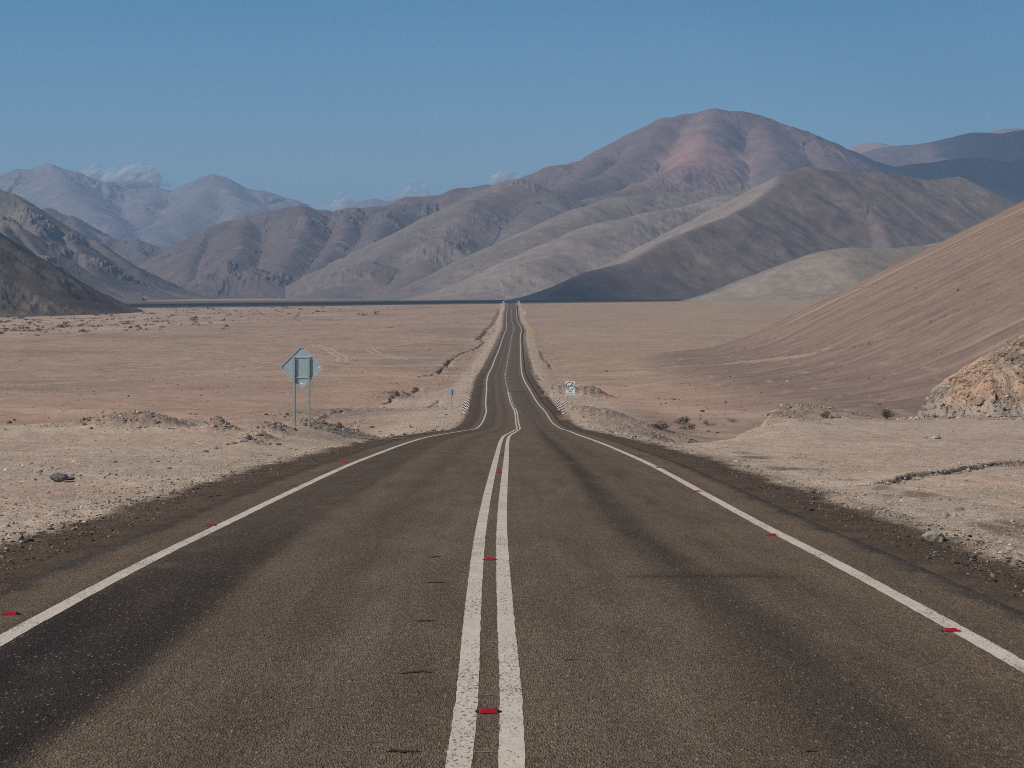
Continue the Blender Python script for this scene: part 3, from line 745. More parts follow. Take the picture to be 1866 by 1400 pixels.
# big rounded pink mountain, its sunlit patches painted brighter pink
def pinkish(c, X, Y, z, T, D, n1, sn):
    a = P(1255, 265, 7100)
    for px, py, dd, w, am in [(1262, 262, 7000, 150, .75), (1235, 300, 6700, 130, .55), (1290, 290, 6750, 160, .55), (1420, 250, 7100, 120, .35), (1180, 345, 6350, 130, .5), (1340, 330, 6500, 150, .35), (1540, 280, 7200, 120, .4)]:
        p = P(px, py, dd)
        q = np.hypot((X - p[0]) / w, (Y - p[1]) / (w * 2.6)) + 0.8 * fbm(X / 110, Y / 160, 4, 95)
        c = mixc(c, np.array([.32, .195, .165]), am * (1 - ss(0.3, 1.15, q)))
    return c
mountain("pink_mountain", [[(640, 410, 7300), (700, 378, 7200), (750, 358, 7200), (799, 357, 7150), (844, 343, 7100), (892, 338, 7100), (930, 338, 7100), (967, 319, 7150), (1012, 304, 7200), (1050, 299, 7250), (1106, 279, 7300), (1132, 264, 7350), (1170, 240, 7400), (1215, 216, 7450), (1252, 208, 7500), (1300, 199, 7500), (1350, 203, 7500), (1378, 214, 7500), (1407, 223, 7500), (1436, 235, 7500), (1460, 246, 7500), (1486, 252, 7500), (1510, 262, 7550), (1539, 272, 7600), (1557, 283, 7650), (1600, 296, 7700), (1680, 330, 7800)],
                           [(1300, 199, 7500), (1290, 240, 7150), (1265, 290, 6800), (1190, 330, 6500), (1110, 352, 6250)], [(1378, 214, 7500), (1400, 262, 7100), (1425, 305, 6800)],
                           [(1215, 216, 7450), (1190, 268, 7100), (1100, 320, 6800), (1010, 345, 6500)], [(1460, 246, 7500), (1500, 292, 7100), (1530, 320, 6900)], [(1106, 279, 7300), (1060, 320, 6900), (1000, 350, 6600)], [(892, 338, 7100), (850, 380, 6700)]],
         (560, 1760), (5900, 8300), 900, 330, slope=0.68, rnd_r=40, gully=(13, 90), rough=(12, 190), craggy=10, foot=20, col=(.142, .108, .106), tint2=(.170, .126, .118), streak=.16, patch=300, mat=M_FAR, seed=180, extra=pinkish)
# right-hand mountains, mostly under cloud shadow
mountain("shaded_ridge", [[(1500, 330, 7900), (1575, 309, 7900), (1664, 302, 7900), (1720, 294, 7900), (1757, 290, 7900), (1785, 291, 7900), (1825, 302, 7950), (1880, 285, 8000), (2000, 260, 8100), (2150, 250, 8200)],
                          [(1785, 291, 7900), (1810, 340, 7500), (1830, 400, 7100)], [(1664, 302, 7900), (1690, 345, 7500)]],
         (1440, 2200), (6800, 8700), 460, 220, slope=0.48, rnd_r=60, gully=(8, 140), rough=(10, 300), foot=20, col=(.13, .105, .10), tint2=(.16, .125, .118), streak=.1, mat=M_FAR, seed=200)
mountain("right_mountain", [[(1540, 296, 10000), (1571, 282, 10000), (1610, 271, 10000), (1650, 266, 10000), (1700, 264, 10000), (1735, 256, 10000), (1771, 247, 10000), (1807, 251, 10000), (1850, 245, 10000), (1900, 238, 10000), (2150, 200, 10000)],
                            [(1771, 247, 10000), (1750, 280, 9500), (1700, 310, 9000)], [(1850, 245, 10000), (1880, 290, 9400)]],
         (1480, 2200), (8700, 10900), 420, 220, slope=0.45, rnd_r=80, gully=(10, 180), rough=(12, 400), foot=20, col=(.15, .12, .12), tint2=(.17, .135, .13), streak=.1, mat=M_FAR, seed=220)
mountain("pink_dome", [[(1530, 290, 12000), (1546, 275, 12000), (1575, 264, 12000), (1593, 261, 12000), (1607, 264, 12000), (1625, 275, 12000), (1650, 290, 12000)],
                       [(1740, 262, 12500), (1786, 246, 12500), (1821, 237, 12500), (1850, 235, 12500), (1880, 236, 12500), (2150, 225, 12500)]],
         (1490, 2200), (11300, 13200), 360, 120, slope=0.45, rnd_r=60, gully=(6, 150), rough=(6, 300), foot=20, col=(.27, .20, .18), tint2=(.30, .22, .19), streak=.1, mat=M_FAR, seed=240)
# rocky purple range left of the road
def ochre(c, X, Y, z, T, D, n1, sn):
    k = ss(0.18, 0.42, fbm(X / 90, Y / 200, 4, 97)) * ss(0.0, 0.3, sn)
    return mixc(c, np.array([.33, .25, .20]), 0.65 * k)
mountain("rocky_range", [[(230, 530, 6900), (262, 499, 6850), (315, 461, 6800), (337, 446, 6800), (375, 422, 6800), (412, 402, 6800), (450, 394, 6800), (480, 387, 6800), (525, 377, 6800), (551, 374, 6800), (585, 385, 6800), (615, 390, 6800), (645, 379, 6850), (675, 376, 6850), (720, 372, 6900), (800, 372, 7000), (900, 380, 7100)],
                         [(375, 422, 6800), (350, 475, 6350), (325, 530, 6000)], [(450, 394, 6800), (440, 445, 6350), (405, 500, 6000), (380, 540, 5750)], [(551, 374, 6800), (555, 425, 6350), (520, 475, 6000), (480, 535, 5700)],
                         [(645, 379, 6850), (620, 435, 6350), (575, 485, 6000), (545, 540, 5700)], [(720, 372, 6900), (690, 430, 6350), (650, 480, 5950), (600, 540, 5600)],
                         ([(335, 548, 5700), (380, 512, 5750), (420, 484, 5800), (455, 492, 5800), (500, 525, 5800)], 0.6)],
         (180, 960), (5350, 7700), 700, 360, slope=0.62, rnd_r=18, gully=(13, 60), rough=(15, 150), craggy=22, crest_only=0.6, foot=26, col=(.150, .115, .106), tint2=(.130, .108, .101), streak=.16, patch=260, mat=M_MID, seed=260, extra=ochre)
# far blue mountains
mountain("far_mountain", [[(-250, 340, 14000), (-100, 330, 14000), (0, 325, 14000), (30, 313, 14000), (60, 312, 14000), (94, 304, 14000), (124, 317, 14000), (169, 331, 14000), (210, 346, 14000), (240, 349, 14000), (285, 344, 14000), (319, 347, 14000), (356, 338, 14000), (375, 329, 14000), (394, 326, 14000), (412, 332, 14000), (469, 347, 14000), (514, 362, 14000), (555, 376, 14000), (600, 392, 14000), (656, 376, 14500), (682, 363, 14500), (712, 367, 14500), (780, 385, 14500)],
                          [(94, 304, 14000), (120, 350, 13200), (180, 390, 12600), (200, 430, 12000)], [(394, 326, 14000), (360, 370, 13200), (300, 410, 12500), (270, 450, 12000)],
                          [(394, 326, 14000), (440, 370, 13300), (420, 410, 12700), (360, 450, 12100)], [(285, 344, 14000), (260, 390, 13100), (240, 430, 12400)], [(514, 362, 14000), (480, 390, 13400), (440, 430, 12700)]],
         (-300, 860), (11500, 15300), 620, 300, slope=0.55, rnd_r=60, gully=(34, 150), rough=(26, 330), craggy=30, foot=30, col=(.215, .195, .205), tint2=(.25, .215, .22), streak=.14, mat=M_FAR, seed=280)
# rocky blue ridge, then the nearer crags of the left side
mountain("blue_ridge", [[(-200, 330, 8600), (0, 370, 8500), (58, 381, 8400), (86, 379, 8400), (109, 389, 8400), (128, 393, 8400), (158, 415, 8300), (195, 434, 8200), (230, 446, 8150), (251, 437, 8100), (270, 445, 8050), (311, 461, 8000), (345, 500, 7900), (390, 545, 7700)],
                        [(128, 393, 8400), (160, 450, 7900), (200, 510, 7500)], [(251, 437, 8100), (265, 490, 7700), (290, 535, 7400)]],
         (-240, 480), (7000, 9200), 460, 300, slope=0.65, rnd_r=15, gully=(14, 60), rough=(14, 140), craggy=24, crest_only=0.6, foot=24, col=(.135, .108, .102), tint2=(.12, .10, .096), streak=.14, mat=M_MID, seed=300)
mountain("crag_ridge", [[(-700, 330, 5500), (-450, 270, 5400), (-250, 250, 5300), (-120, 300, 5250), (-40, 320, 5200), (0, 344, 5150), (22, 351, 5150), (45, 371, 5100), (60, 392, 5050), (85, 408, 5000), (112, 415, 4980), (140, 428, 4950), (169, 436, 4930), (190, 452, 4900), (210, 466, 4880), (240, 499, 4830), (270, 522, 4800), (310, 543, 4750), (340, 556, 4700)],
                        ([(112, 415, 4980), (150, 470, 4600), (185, 525, 4350)], 0.60), ([(45, 371, 5100), (70, 440, 4600), (100, 500, 4300)], .6)],
         (-520, 420), (3700, 5700), 680, 360, slope=0.66, rnd_r=10, gully=(5, 36), rough=(6, 90), craggy=24, crest_only=0.65, foot=24, col=(.150, .128, .114), tint2=(.175, .146, .128), streak=.16, patch=200, mat=M_NEAR, seed=320)
mountain("crag_spur", [[(-520, 300, 4400), (-200, 330, 4300), (-60, 375, 4250), (0, 398, 4200), (34, 412, 4150), (60, 448, 4080), (90, 480, 4000), (110, 520, 3900), (130, 552, 3850)], [(0, 398, 4200), (20, 470, 3850), (50, 530, 3600)]],
         (-520, 260), (3300, 4600), 560, 300, slope=0.70, rnd_r=7, gully=(4, 30), rough=(5, 70), craggy=17, crest_only=0.9, foot=26, col=(.160, .136, .120), tint2=(.185, .155, .135), streak=.16, patch=150, mat=M_NEAR, seed=340)
# dark low hill at the left edge with its cut bank
mountain("dark_hill", [[(-800, 240, 1950), (-500, 200, 1900), (-300, 262, 1850), (-120, 372, 1830), (-40, 425, 1820), (0, 453, 1815), (37, 476, 1810), (94, 510, 1800), (124, 534, 1790), (150, 556, 1780), (165, 572, 1770)]],
         (-800, 260), (1480, 2250), 720, 260, slope=0.58, rnd_r=8, gully=(3.2, 24), rough=(3.0, 50), craggy=3.5, foot=5, col=(.098, .080, .068), tint2=(.150, .122, .098), streak=.36, patch=70, mat=M_NEAR, seed=360)

# ------------------------------------------------------------------ air and clouds
def volume_mat(name, col, density, aniso=0.0):
    m = bpy.data.materials.new(name); m.use_nodes = True; t = m.node_tree; t.nodes.clear()
    o = t.nodes.new("ShaderNodeOutputMaterial"); v = t.nodes.new("ShaderNodeVolumePrincipled")
    v.inputs["Color"].default_value = (*col, 1); v.inputs["Density"].default_value = density; v.inputs["Anisotropy"].default_value = aniso
    t.links.new(v.outputs[0], o.inputs["Volume"]); return m
def haze_box():
    bm = bmesh.new(); bmesh.ops.create_cube(bm, size=1.0)
    lo, hi = Vector((-29000, -900, -60)), Vector((29000, 20500, 1180))
    for v in bm.verts: v.co = Vector(((lo[i] + hi[i]) / 2 + v.co[i] * (hi[i] - lo[i]) for i in range(3)))
    me = bpy.data.meshes.new("haze"); bm.to_mesh(me); bm.free()
    me.materials.append(volume_mat("valley_haze", (0.48, 0.70, 1.0), 7.5e-5))
    o = link(bpy.data.objects.new("haze", me)); tag(o, kind="stuff"); return o
haze_box()

def cloud(name, centre, size, density, seed, lump=0.55, sub=5):
    bm = bmesh.new(); bmesh.ops.create_icosphere(bm, subdivisions=sub, radius=1.0)
    co = np.array([v.co for v in bm.verts])
    def n3(k, sd): return (noise(co[:, 0] * k + sd, co[:, 1] * k - sd, sd) + noise(co[:, 1] * k + 2 * sd, co[:, 2] * k, sd + 1) + noise(co[:, 2] * k - sd, co[:, 0] * k + 4, sd + 2)) / 2
    r = 1 + lump * (0.9 * n3(1.6, seed) + 0.5 * np.abs(n3(3.4, seed + 5)) + 0.3 * np.abs(n3(7.5, seed + 9)) - 0.2)
    co = co * np.clip(r, 0.25, 3)[:, None]
    co[:, 2] = np.where(co[:, 2] < 0, co[:, 2] * 0.45, co[:, 2])
    for v, c in zip(bm.verts, co): v.co = Vector(c * np.array(size))
    me = bpy.data.meshes.new(name); bm.to_mesh(me); bm.free()
    me.materials.append(volume_mat("cloud_vapour", (1, 1, 1), density, 0.0))
    o = link(bpy.data.objects.new(name, me)); o.location = centre
    return o
VAPOUR = NT("cloud_vapour_lit")
_tr = VAPOUR.n("ShaderNodeBsdfTransparent"); _df = VAPOUR.n("ShaderNodeBsdfDiffuse"); _df.inputs[0].default_value = (.92, .93, .95, 1)
_tl = VAPOUR.n("ShaderNodeBsdfTranslucent"); _tl.inputs[0].default_value = (.92, .93, .95, 1)
_m1 = VAPOUR.n("ShaderNodeMixShader", inp={0: 0.45}); VAPOUR.l(_df.outputs[0], _m1.inputs[1]); VAPOUR.l(_tl.outputs[0], _m1.inputs[2])
_m2 = VAPOUR.n("ShaderNodeMixShader", inp={0: 0.22}); VAPOUR.l(_tr.outputs[0], _m2.inputs[1]); VAPOUR.l(_m1.outputs[0], _m2.inputs[2])
VAPOUR.l(_m2.outputs[0], VAPOUR.out.inputs["Surface"]); VAPOUR = VAPOUR.m
SC.cycles.transparent_max_bounces = 64
def far_cloud(px, py, d, wpx, hpx, n, seed, label):
    """a heap of thin overlapping puffs: dense inside, ragged and see-through at the rim"""
    k = d / F_PX; rg = np.random.default_rng(seed)
    bm = bmesh.new(); bmesh.ops.create_icosphere(bm, subdivisions=3, radius=1.0)
    co = np.array([v.co for v in bm.verts]); f = np.array([[v.index for v in fc.verts] for fc in bm.faces]); bm.free()
    V, F = [], []
    for q in range(n):
        u = rg.normal(0, .36, 3); u[0] = np.clip(u[0], -1, 1)
        env = max(0.15, 1 - u[0] ** 2) * (0.65 + 0.5 * math.sin(3.1 * u[0] + seed) ** 2)
        c = np.array([u[0] * wpx * k / 2, u[1] * wpx * k / 4, abs(u[2]) * hpx * k * env])
        r = hpx * k * rg.uniform(.10, .34) * (0.5 + 0.5 * env)
        nz = 1 + .28 * noise(co[:, 0] * 2.2 + q, co[:, 1] * 2.2 + co[:, 2] * 1.7, seed)
        V.append(co * nz[:, None] * r * np.array([1.5, 1.2, .85]) + c); F.append(f + q * len(co))
    o = mesh_np("cloud", np.concatenate(V), np.concatenate(F), VAPOUR)
    o.location = P(px, py + hpx * .45, d)
    tag(o, label, "cloud", "small clouds above the mountains")
far_cloud(243, 316, 26000, 122, 46, 120, 3, "puffy white cloud rising behind the far left blue mountain")
far_cloud(168, 316, 27000, 84, 28, 30, 11, "faint thin wisp of cloud left of the puffy white cloud")
far_cloud(622, 371, 26000, 74, 34, 60, 17, "low white cloud in the gap between the blue mountain and the rocky range")
far_cloud(752, 350, 26000, 104, 26, 60, 23, "long flat white cloud resting on the skyline left of centre")
far_cloud(918, 322, 26000, 46, 34, 55, 31, "small pale cloud peeping over the ridge above the road's end")
# clouds overhead, outside the picture, that shade parts of the valley
def shade_cloud(target, size, seed, dens=0.012, alt=1900.0):
    t = Vector(target); c = t + S * ((alt - t.z) / S.z)
    tag(cloud("cloud", c, size, dens, seed, lump=0.35, sub=4), kind="structure")
def on_plain_pt(x, y): return (x, y, float(plain(np.array(float(x)), np.array(float(y)))))
shade_cloud(on_plain_pt(-230, 2600), (400, 480, 130), 41, dens=0.007)
shade_cloud(on_plain_pt(-560, 2750), (300, 420, 120), 45, dens=0.004)
shade_cloud(on_plain_pt(140, 2310), (290, 180, 90), 49, dens=0.006)
shade_cloud(on_plain_pt(165, 2740), (170, 140, 70), 43, dens=0.0030)
shade_cloud(P(1830, 350, 7700), (520, 620, 160), 47, dens=0.008)
shade_cloud(P(1930, 290, 9500), (480, 800, 180), 53, dens=0.008)

# ------------------------------------------------------------------ rocks, gravel, rubble
def gz(x, y):
    return float(H(np.array([float(x)]), np.array([float(y)]))[0])
def ghit(px, py, d0=12.0, d1=2500.0, n=3000):
    p = hit(px, py, H, d0, d1, n); return Vector((p[0], p[1], gz(p[0], p[1])))
STONE = NT("desert_stone"); _v = obj_coord(STONE)
STONE.l(STONE.mul(tone(STONE), STONE.maprange(STONE.noise(_v, 9.0, 6, 0.7), 0.3, 0.7, 0.75, 1.25)), STONE.b.inputs["Base Color"])
STONE.b.inputs["Roughness"].default_value = 0.92; STONE.b.inputs["Specular IOR Level"].default_value = 0.2
STONE.bump(STONE.noise(_v, 14.0, 6, 0.7), 0.6, 0.02)
STONE = STONE.m

def faceted(seed, sub=3, planes=13, flat=0.7):
    """unit rock: a sphere cut by random planes"""
    rg = np.random.default_rng(seed)
    bm = bmesh.new(); bmesh.ops.create_icosphere(bm, subdivisions=sub, radius=1.0)
    co = np.array([v.co for v in bm.verts]); f = np.array([[v.index for v in fc.verts] for fc in bm.faces]); bm.free()
    n = rg.normal(size=(planes, 3)); n /= np.linalg.norm(n, axis=1)[:, None]
    hgt = rg.uniform(0.55, 0.95, planes)
    dots = co @ n.T
    k = np.where(dots > 1e-3, hgt[None] / np.maximum(dots, 1e-3), 9).min(1)
    co = co * np.minimum(k, 1.0)[:, None]
    co = co * np.array([1.0, rg.uniform(.65, .95), flat * rg.uniform(.7, 1.1)])
    return co, f
def rock(px, py, L, col, seed, label, flat=0.6, group=None, sink=0.25, rot=None, name="rock", asp=1.0):
    g = ghit(px, py)
    co, f = faceted(seed, 4 if L > .25 else 3, 15, flat)
    co = co * (L / 2) * np.array([1, asp, 1])
    co = co + co / np.maximum(np.linalg.norm(co, axis=1), 1e-6)[:, None] * (0.05 * L * fbm(co[:, 0] * 7 / L + seed, co[:, 1] * 7 / L + co[:, 2] * 5 / L, 3, seed))[:, None]
    zmin = co[:, 2].min()
    co[:, 2] -= zmin + sink * (co[:, 2].max() - zmin)
    c = np.array(col) * (1 + 0.15 * noise(co[:, 0] * 6 / L, co[:, 2] * 6 / L + co[:, 1] * 4 / L, seed))[:, None]
    o = mesh_np(name, co, f, STONE, smooth=False, color=c)
    o.location = g; o.rotation_euler = (0, 0, rot if rot is not None else seed * 1.3)
    return tag(o, label, "rock", group)
rock(107, 878, .42, (.15, .125, .125), 5, "dark flat stone lying on the gravel at the far left", .55, sink=.15, rot=.5)
rock(124, 875, .30, (.13, .105, .10), 9, "small dark slab tilted against the gravel right of the dark flat stone", .35, sink=.2, rot=.35)
rock(1704, 986, .34, (.30, .262, .225), 12, "grey beige boulder half buried in the roadside gravel on the right", .62, sink=.35, rot=.3)
rock(1706, 800, .42, (.37, .32, .28), 15, "pale rounded stone on the open gravel beyond the right verge", .6, sink=.3)
rock(1686, 798, .18, (.33, .28, .24), 16, "small stone just left of the pale rounded stone", .6)
rock(452, 800, 0.42, (.34, .29, .245), 18, "pale blunt rock at the front of the left rubble heap", .6, rot=.8)
rock(428, 810, 0.31, (.20, .17, .155), 19, "dark grey rock in front of the left rubble heap", .5)
rock(470, 795, 0.31, (.36, .31, .265), 22, "pale rock on the left rubble heap behind the blunt one", .7)
rock(392, 818, 0.23, (.30, .25, .215), 24, "brown stone at the left end of the row of roadside stones", .6)
rock(375, 824, 0.24, (.165, .14, .125), 26, "low dark stone half sunk in the gravel left of the rubble heap", .45)
rock(618, 779, 0.31, (.18, .115, .075), 28, "reddish brown rock on the bank right of the large diamond sign", .8)
rock(692, 788, 0.37, (.26, .20, .165), 29, "brown angular rock at the end of the left bank by the road", .8)
rock(650, 786, 0.23, (.37, .32, .28), 30, "pale pointed stone on the left bank between the brown rocks", .9)
rock(1036, 716, 1.2, (.10, .082, .07), 33, "dark boulder below the white rectangular sign", .55)
rock(876, 706, 1.3, (.07, .06, .055), 35, "black stone beside the left edge of the road near the track", .4, rot=.6)
rock(1522, 762, .62, (.27, .24, .225), 36, "grey rock beside the small green shrub", .6)
rock(1455, 768, .20, (.40, .35, .30), 38, "pale stone on top of the gravel mound", .7)

def pebbles(name, n, sampler, rmed, spread, cols, seed, kmin, flatness=0.65):
    rg = np.random.default_rng(seed)
    X, Y = sampler(rg, n)
    X, Y = np.asarray(X), np.asarray(Y); n = len(X)
    Z = H(X.copy(), Y.copy())
    r = rmed * np.exp(spread * rg.normal(size=n)); r = np.clip(r, kmin * Y, rmed * 7)
    bm = bmesh.new(); bmesh.ops.create_icosphere(bm, subdivisions=1, radius=1.0)
    base = np.array([v.co for v in bm.verts]); fc = np.array([[v.index for v in f.verts] for f in bm.faces]); bm.free()
    V = base[None] * (1 + 0.32 * rg.normal(size=(n, len(base), 1)).clip(-1.5, 1.5))
    V = V * np.stack([rg.uniform(.8, 1.35, n), rg.uniform(.7, 1.1, n), flatness * rg.uniform(.7, 1.2, n)], -1)[:, None]
    a = rg.uniform(0, 6.283, n); ca, sa = np.cos(a)[:, None], np.sin(a)[:, None]
    x, y = V[..., 0] * ca - V[..., 1] * sa, V[..., 0] * sa + V[..., 1] * ca
    V = np.stack([x, y, V[..., 2]], -1) * r[:, None, None]
    V += np.stack([X, Y, Z + r * 0.22], -1)[:, None]
    F = fc[None] + (np.arange(n) * len(base))[:, None, None]
    C = np.array(cols)[rg.integers(0, len(cols), n)] * rg.uniform(.75, 1.22, n)[:, None]
    C = np.repeat(C[:, None], len(base), 1)
    o = mesh_np(name, V.reshape(-1, 3), F.reshape(-1, 3), STONE, smooth=False, color=C.reshape(-1, 3))
    return tag(o, kind="stuff")
GCOL = [(.41, .345, .275), (.38, .32, .26), (.34, .28, .23), (.46, .395, .33), (.28, .235, .195), (.42, .34, .27), (.22, .18, .15)]
def on_plateau(side):
    def f(rg, n):
        Y = 1 / rg.uniform(1 / 104.0, 1 / 14.0, n * 3)
        lim = Y * 0.262 + 1.0
        X = side * rg.uniform(4.6, 32, n * 3) + xr(Y)
        s, plat, emb = masks(X, Y)
        keep = (np.abs(X) < lim) & (plat > 0.5) & (np.abs(s) > 5.0 + 0.9 * rg.uniform(0, 1, n * 3) ** 0.5)
        dens = 0.30 + 0.7 * ss(-0.1, 0.45, fbm(X / 2.6, Y / 4.0, 3, 301)) + 0.8 * np.exp(-((np.abs(s) - 6.1) / .7) ** 2)
        keep &= rg.uniform(0, 1.2, n * 3) < dens
        return X[keep][:n], Y[keep][:n]
    return f
pebbles("gravel", 44000, on_plateau(-1), 0.011, 0.6, GCOL, 1, 0.00020)
pebbles("gravel", 34000, on_plateau(1), 0.010, 0.55, GCOL, 2, 0.00019)
def on_edges(rg, n):
    Y = 1 / rg.uniform(1 / 110.0, 1 / 13.0, n); sg = np.where(rg.uniform(size=n) < .5, -1, 1)
    return sg * (4.55 + 1.5 * rg.uniform(0, 1, n) ** .8) + xr(Y), Y
pebbles("gravel", 16000, on_edges, 0.008, 0.55, [(.10, .078, .058), (.07, .055, .042), (.15, .12, .09), (.21, .175, .135), (.055, .044, .035)], 7, 0.00018)
def on_banks(rg, n):
    Y = 1 / rg.uniform(1 / 900.0, 1 / 100.0, n * 4)
    sgn = np.where(rg.uniform(size=n * 4) < 0.5, -1, 1)
    s = sgn * (5.6 + 8.5 * rg.uniform(0, 1, n * 4) ** 1.4)
    X = s + xr(Y)
    keep = rg.uniform(0, 1, n * 4) < 0.25 + 0.75 * ss(-0.05, 0.4, fbm(X / 3, Y / 12, 3, 302))
    return X[keep][:n], Y[keep][:n]
pebbles("rubble", 9000, on_banks, 0.032, 0.6, GCOL + [(.44, .38, .33), (.14, .12, .105)], 3, 0.00022)
def on_heaps(rg, n):
    xs, ys = [], []
    for hx, hy, r, hh in HEAPS:
        m = int(300 * min(r, 3) ** 1.2)
        xs.append(rg.normal(hx, r * .65, m)); ys.append(rg.normal(hy, r * 0.9, m))
    X, Y = np.concatenate(xs), np.concatenate(ys)
    k = np.abs(X - xr(Y)) > 5.3
    return X[k], Y[k]
pebbles("rubble", 0, on_heaps, 0.017, 0.7, [(.37, .305, .25), (.33, .27, .225), (.41, .345, .285), (.29, .235, .195), (.24, .19, .16)], 4, 0.00022)
def on_scarp(rg, n):
    pa = np.array(SCARP); X = rg.uniform(pa[0, 0], pa[-1, 0] - .1, n)
    return X, np.interp(X, pa[:, 0], pa[:, 1]) - 0.25 + rg.normal(0, .22, n)
pebbles("rubble", 900, on_scarp, 0.02, 0.6, [(.33, .27, .22), (.28, .22, .18), (.22, .17, .14), (.40, .33, .27)], 6, 0.00022)
def on_plain(rg, n):
    Y = 1 / rg.uniform(1 / 1500.0, 1 / 170.0, n * 4)
    X = rg.uniform(-.25, .25, n * 4) * Y
    s, plat, emb = masks(X, Y)
    keep = (np.maximum(plat, emb) < 0.3) & (rg.uniform(0, 1, n * 4) < 0.15 + 0.85 * ss(0, .45, fbm(X / 30, Y / 60, 4, 303)))
    return X[keep][:n], Y[keep][:n]
pebbles("scattered_stones", 5200, on_plain, 0.075, 0.5, [(.12, .10, .085), (.16, .13, .11), (.40, .34, .29), (.25, .20, .17), (.10, .08, .07)], 5, 0.00018)

# broken rock face at the right edge
def outcrop():
    nx, ny = 520, 330
    X, Y = np.meshgrid(np.linspace(19.2, 42, nx), np.linspace(108.5, 165, ny) ** 1.0, indexing='xy')
    base = H0(X, np.minimum(Y, 106.0 + 0 * X))
    foot = 20.6 + 0.5 * fbm(Y / 4, X * 0, 3, 311)
    foot = foot + 0.205 * (Y - 111.0)
    f1 = 0.62 * (X - foot)
    f2 = 0.62 * (Y - (111.0 - 0.10 * (X - 20) + 1.6 * fbm(X / 2.6, Y * 0, 4, 312)))
    k = 0.5
    h = -k * np.log(np.exp(-np.clip(f1, -20, 40) / k) + np.exp(-np.clip(f2, -20, 40) / k))
    h = np.where(h > 9, 9 + 0.35 * (h - 9), h)
    on = ss(0.0, 0.8, h)
    wx, wy = X + 0.4 * noise(X / 1.2, Y / 1.2, 313), Y + 0.4 * noise(X / 1.2, Y / 1.2, 314)
    a, b, ci, c2 = voronoi(wx / 0.95, wy / 1.25, 315)
    a2, b2, ci2, c22 = voronoi(wx / 0.38, wy / 0.5, 316)
    blocky = ss(-0.2, 0.5, fbm(X / 4, Y / 6, 3, 317) + 0.35) * on
    h = h + blocky * (0.22 * (ci - 0.5) + 0.35 * (c2 - .5) * (a - .3) + 0.12 * (ci2 - .5) - 0.12 * (1 - ss(0.0, 0.12, b - a))) + on * 0.12 * fbm(X / .4, Y / .4, 4, 318)
    crest = np.exp(-((X - 29.0) / 1.6) ** 2) * ss(3, 5.5, h)
    h = h + crest * (0.9 * (0.5 + ci))
    z = np.where(h < 0.02, np.minimum(H0(X, Y), base) - 1.5, base + h - 0.05)
    tan = np.array([.335, .246, .185]); org = np.array([.362, .240, .166]); gry = np.array([.30, .25, .21]); dk = np.array([.17, .145, .135])
    n = fbm(X / 2.5, Y / 4.0, 4, 319)
    c = mixc(np.broadcast_to(tan, X.shape + (3,)).copy(), org, ss(-.2, .3, n))
    c = mixc(c, np.array([.36, .24, .19]), 0.6 * ss(.1, .4, fbm(X / 1.2, Y / 2, 3, 320)))
    c = c * (0.80 + 0.45 * ci)[..., None] * (0.85 + 0.3 * ci2)[..., None]
    scree = np.maximum(1 - ss(0.25, 1.1, h + 0.6 * n), ss(26.0, 27.6, X - 0.35 * (Y - 112) + 1.2 * n) * (1 - ss(1.6, 2.6, h)))
    c = mixc(c, gry * 1.08, 0.85 * scree)
    topd = ss(-0.15, 0.25, f2 - f1 + 0.5 + 0.8 * n) * ss(23.5, 25, X)
    c = mixc(c, dk, 0.85 * topd * ss(2.2, 3.0, h))
    o = mesh_np("rock_outcrop", np.stack([X, Y, z], -1).reshape(-1, 3), grid_faces(ny, nx), STONE, smooth=False, color=c.reshape(-1, 3))
    tag(o, "crumbling orange and tan rock outcrop with grey scree at the right edge", "rock outcrop")
    return X, Y, z, h
OX, OY, OZ, OH = outcrop()
def scree_stones():
    rg = np.random.default_rng(77)
    ok = np.argwhere((OH > 0.0) & (OY < 150)); pick = ok[rg.integers(0, len(ok), 22000)]
    X, Y, Z = OX[tuple(pick.T)], OY[tuple(pick.T)], OZ[tuple(pick.T)]
    n = len(X); r = np.clip(0.036 * np.exp(.75 * rg.normal(size=n)), .03, .34)
    co, f = faceted(91, 1, 7, 0.75)
    V = co[None] * (1 + .25 * rg.normal(size=(n, len(co), 1)).clip(-1.5, 1.5)) * r[:, None, None]
    V += np.stack([X, Y, Z + r * .2], -1)[:, None]
    hh = OH[tuple(pick.T)]
    C = np.where((hh < 0.9)[:, None], np.array([.33, .27, .22]), np.array([.355, .256, .185])) * rg.uniform(.5, 1.25, n)[:, None]
    F = f[None] + (np.arange(n) * len(co))[:, None, None]
    tag(mesh_np("rubble", V.reshape(-1, 3), F.reshape(-1, 3), STONE, smooth=False, color=np.repeat(C[:, None], len(co), 1).reshape(-1, 3)), kind="stuff")
scree_stones()

def on_apron(rg, n):
    X = rg.uniform(19.0, 30.0, n); Y = 110.6 - np.abs(rg.normal(0, 1.3, n))
    return X, Y
pebbles("rubble", 2600, on_apron, 0.035, 0.75, [(.33, .27, .22), (.38, .28, .20), (.28, .23, .19), (.42, .34, .27)], 8, 0.00022)

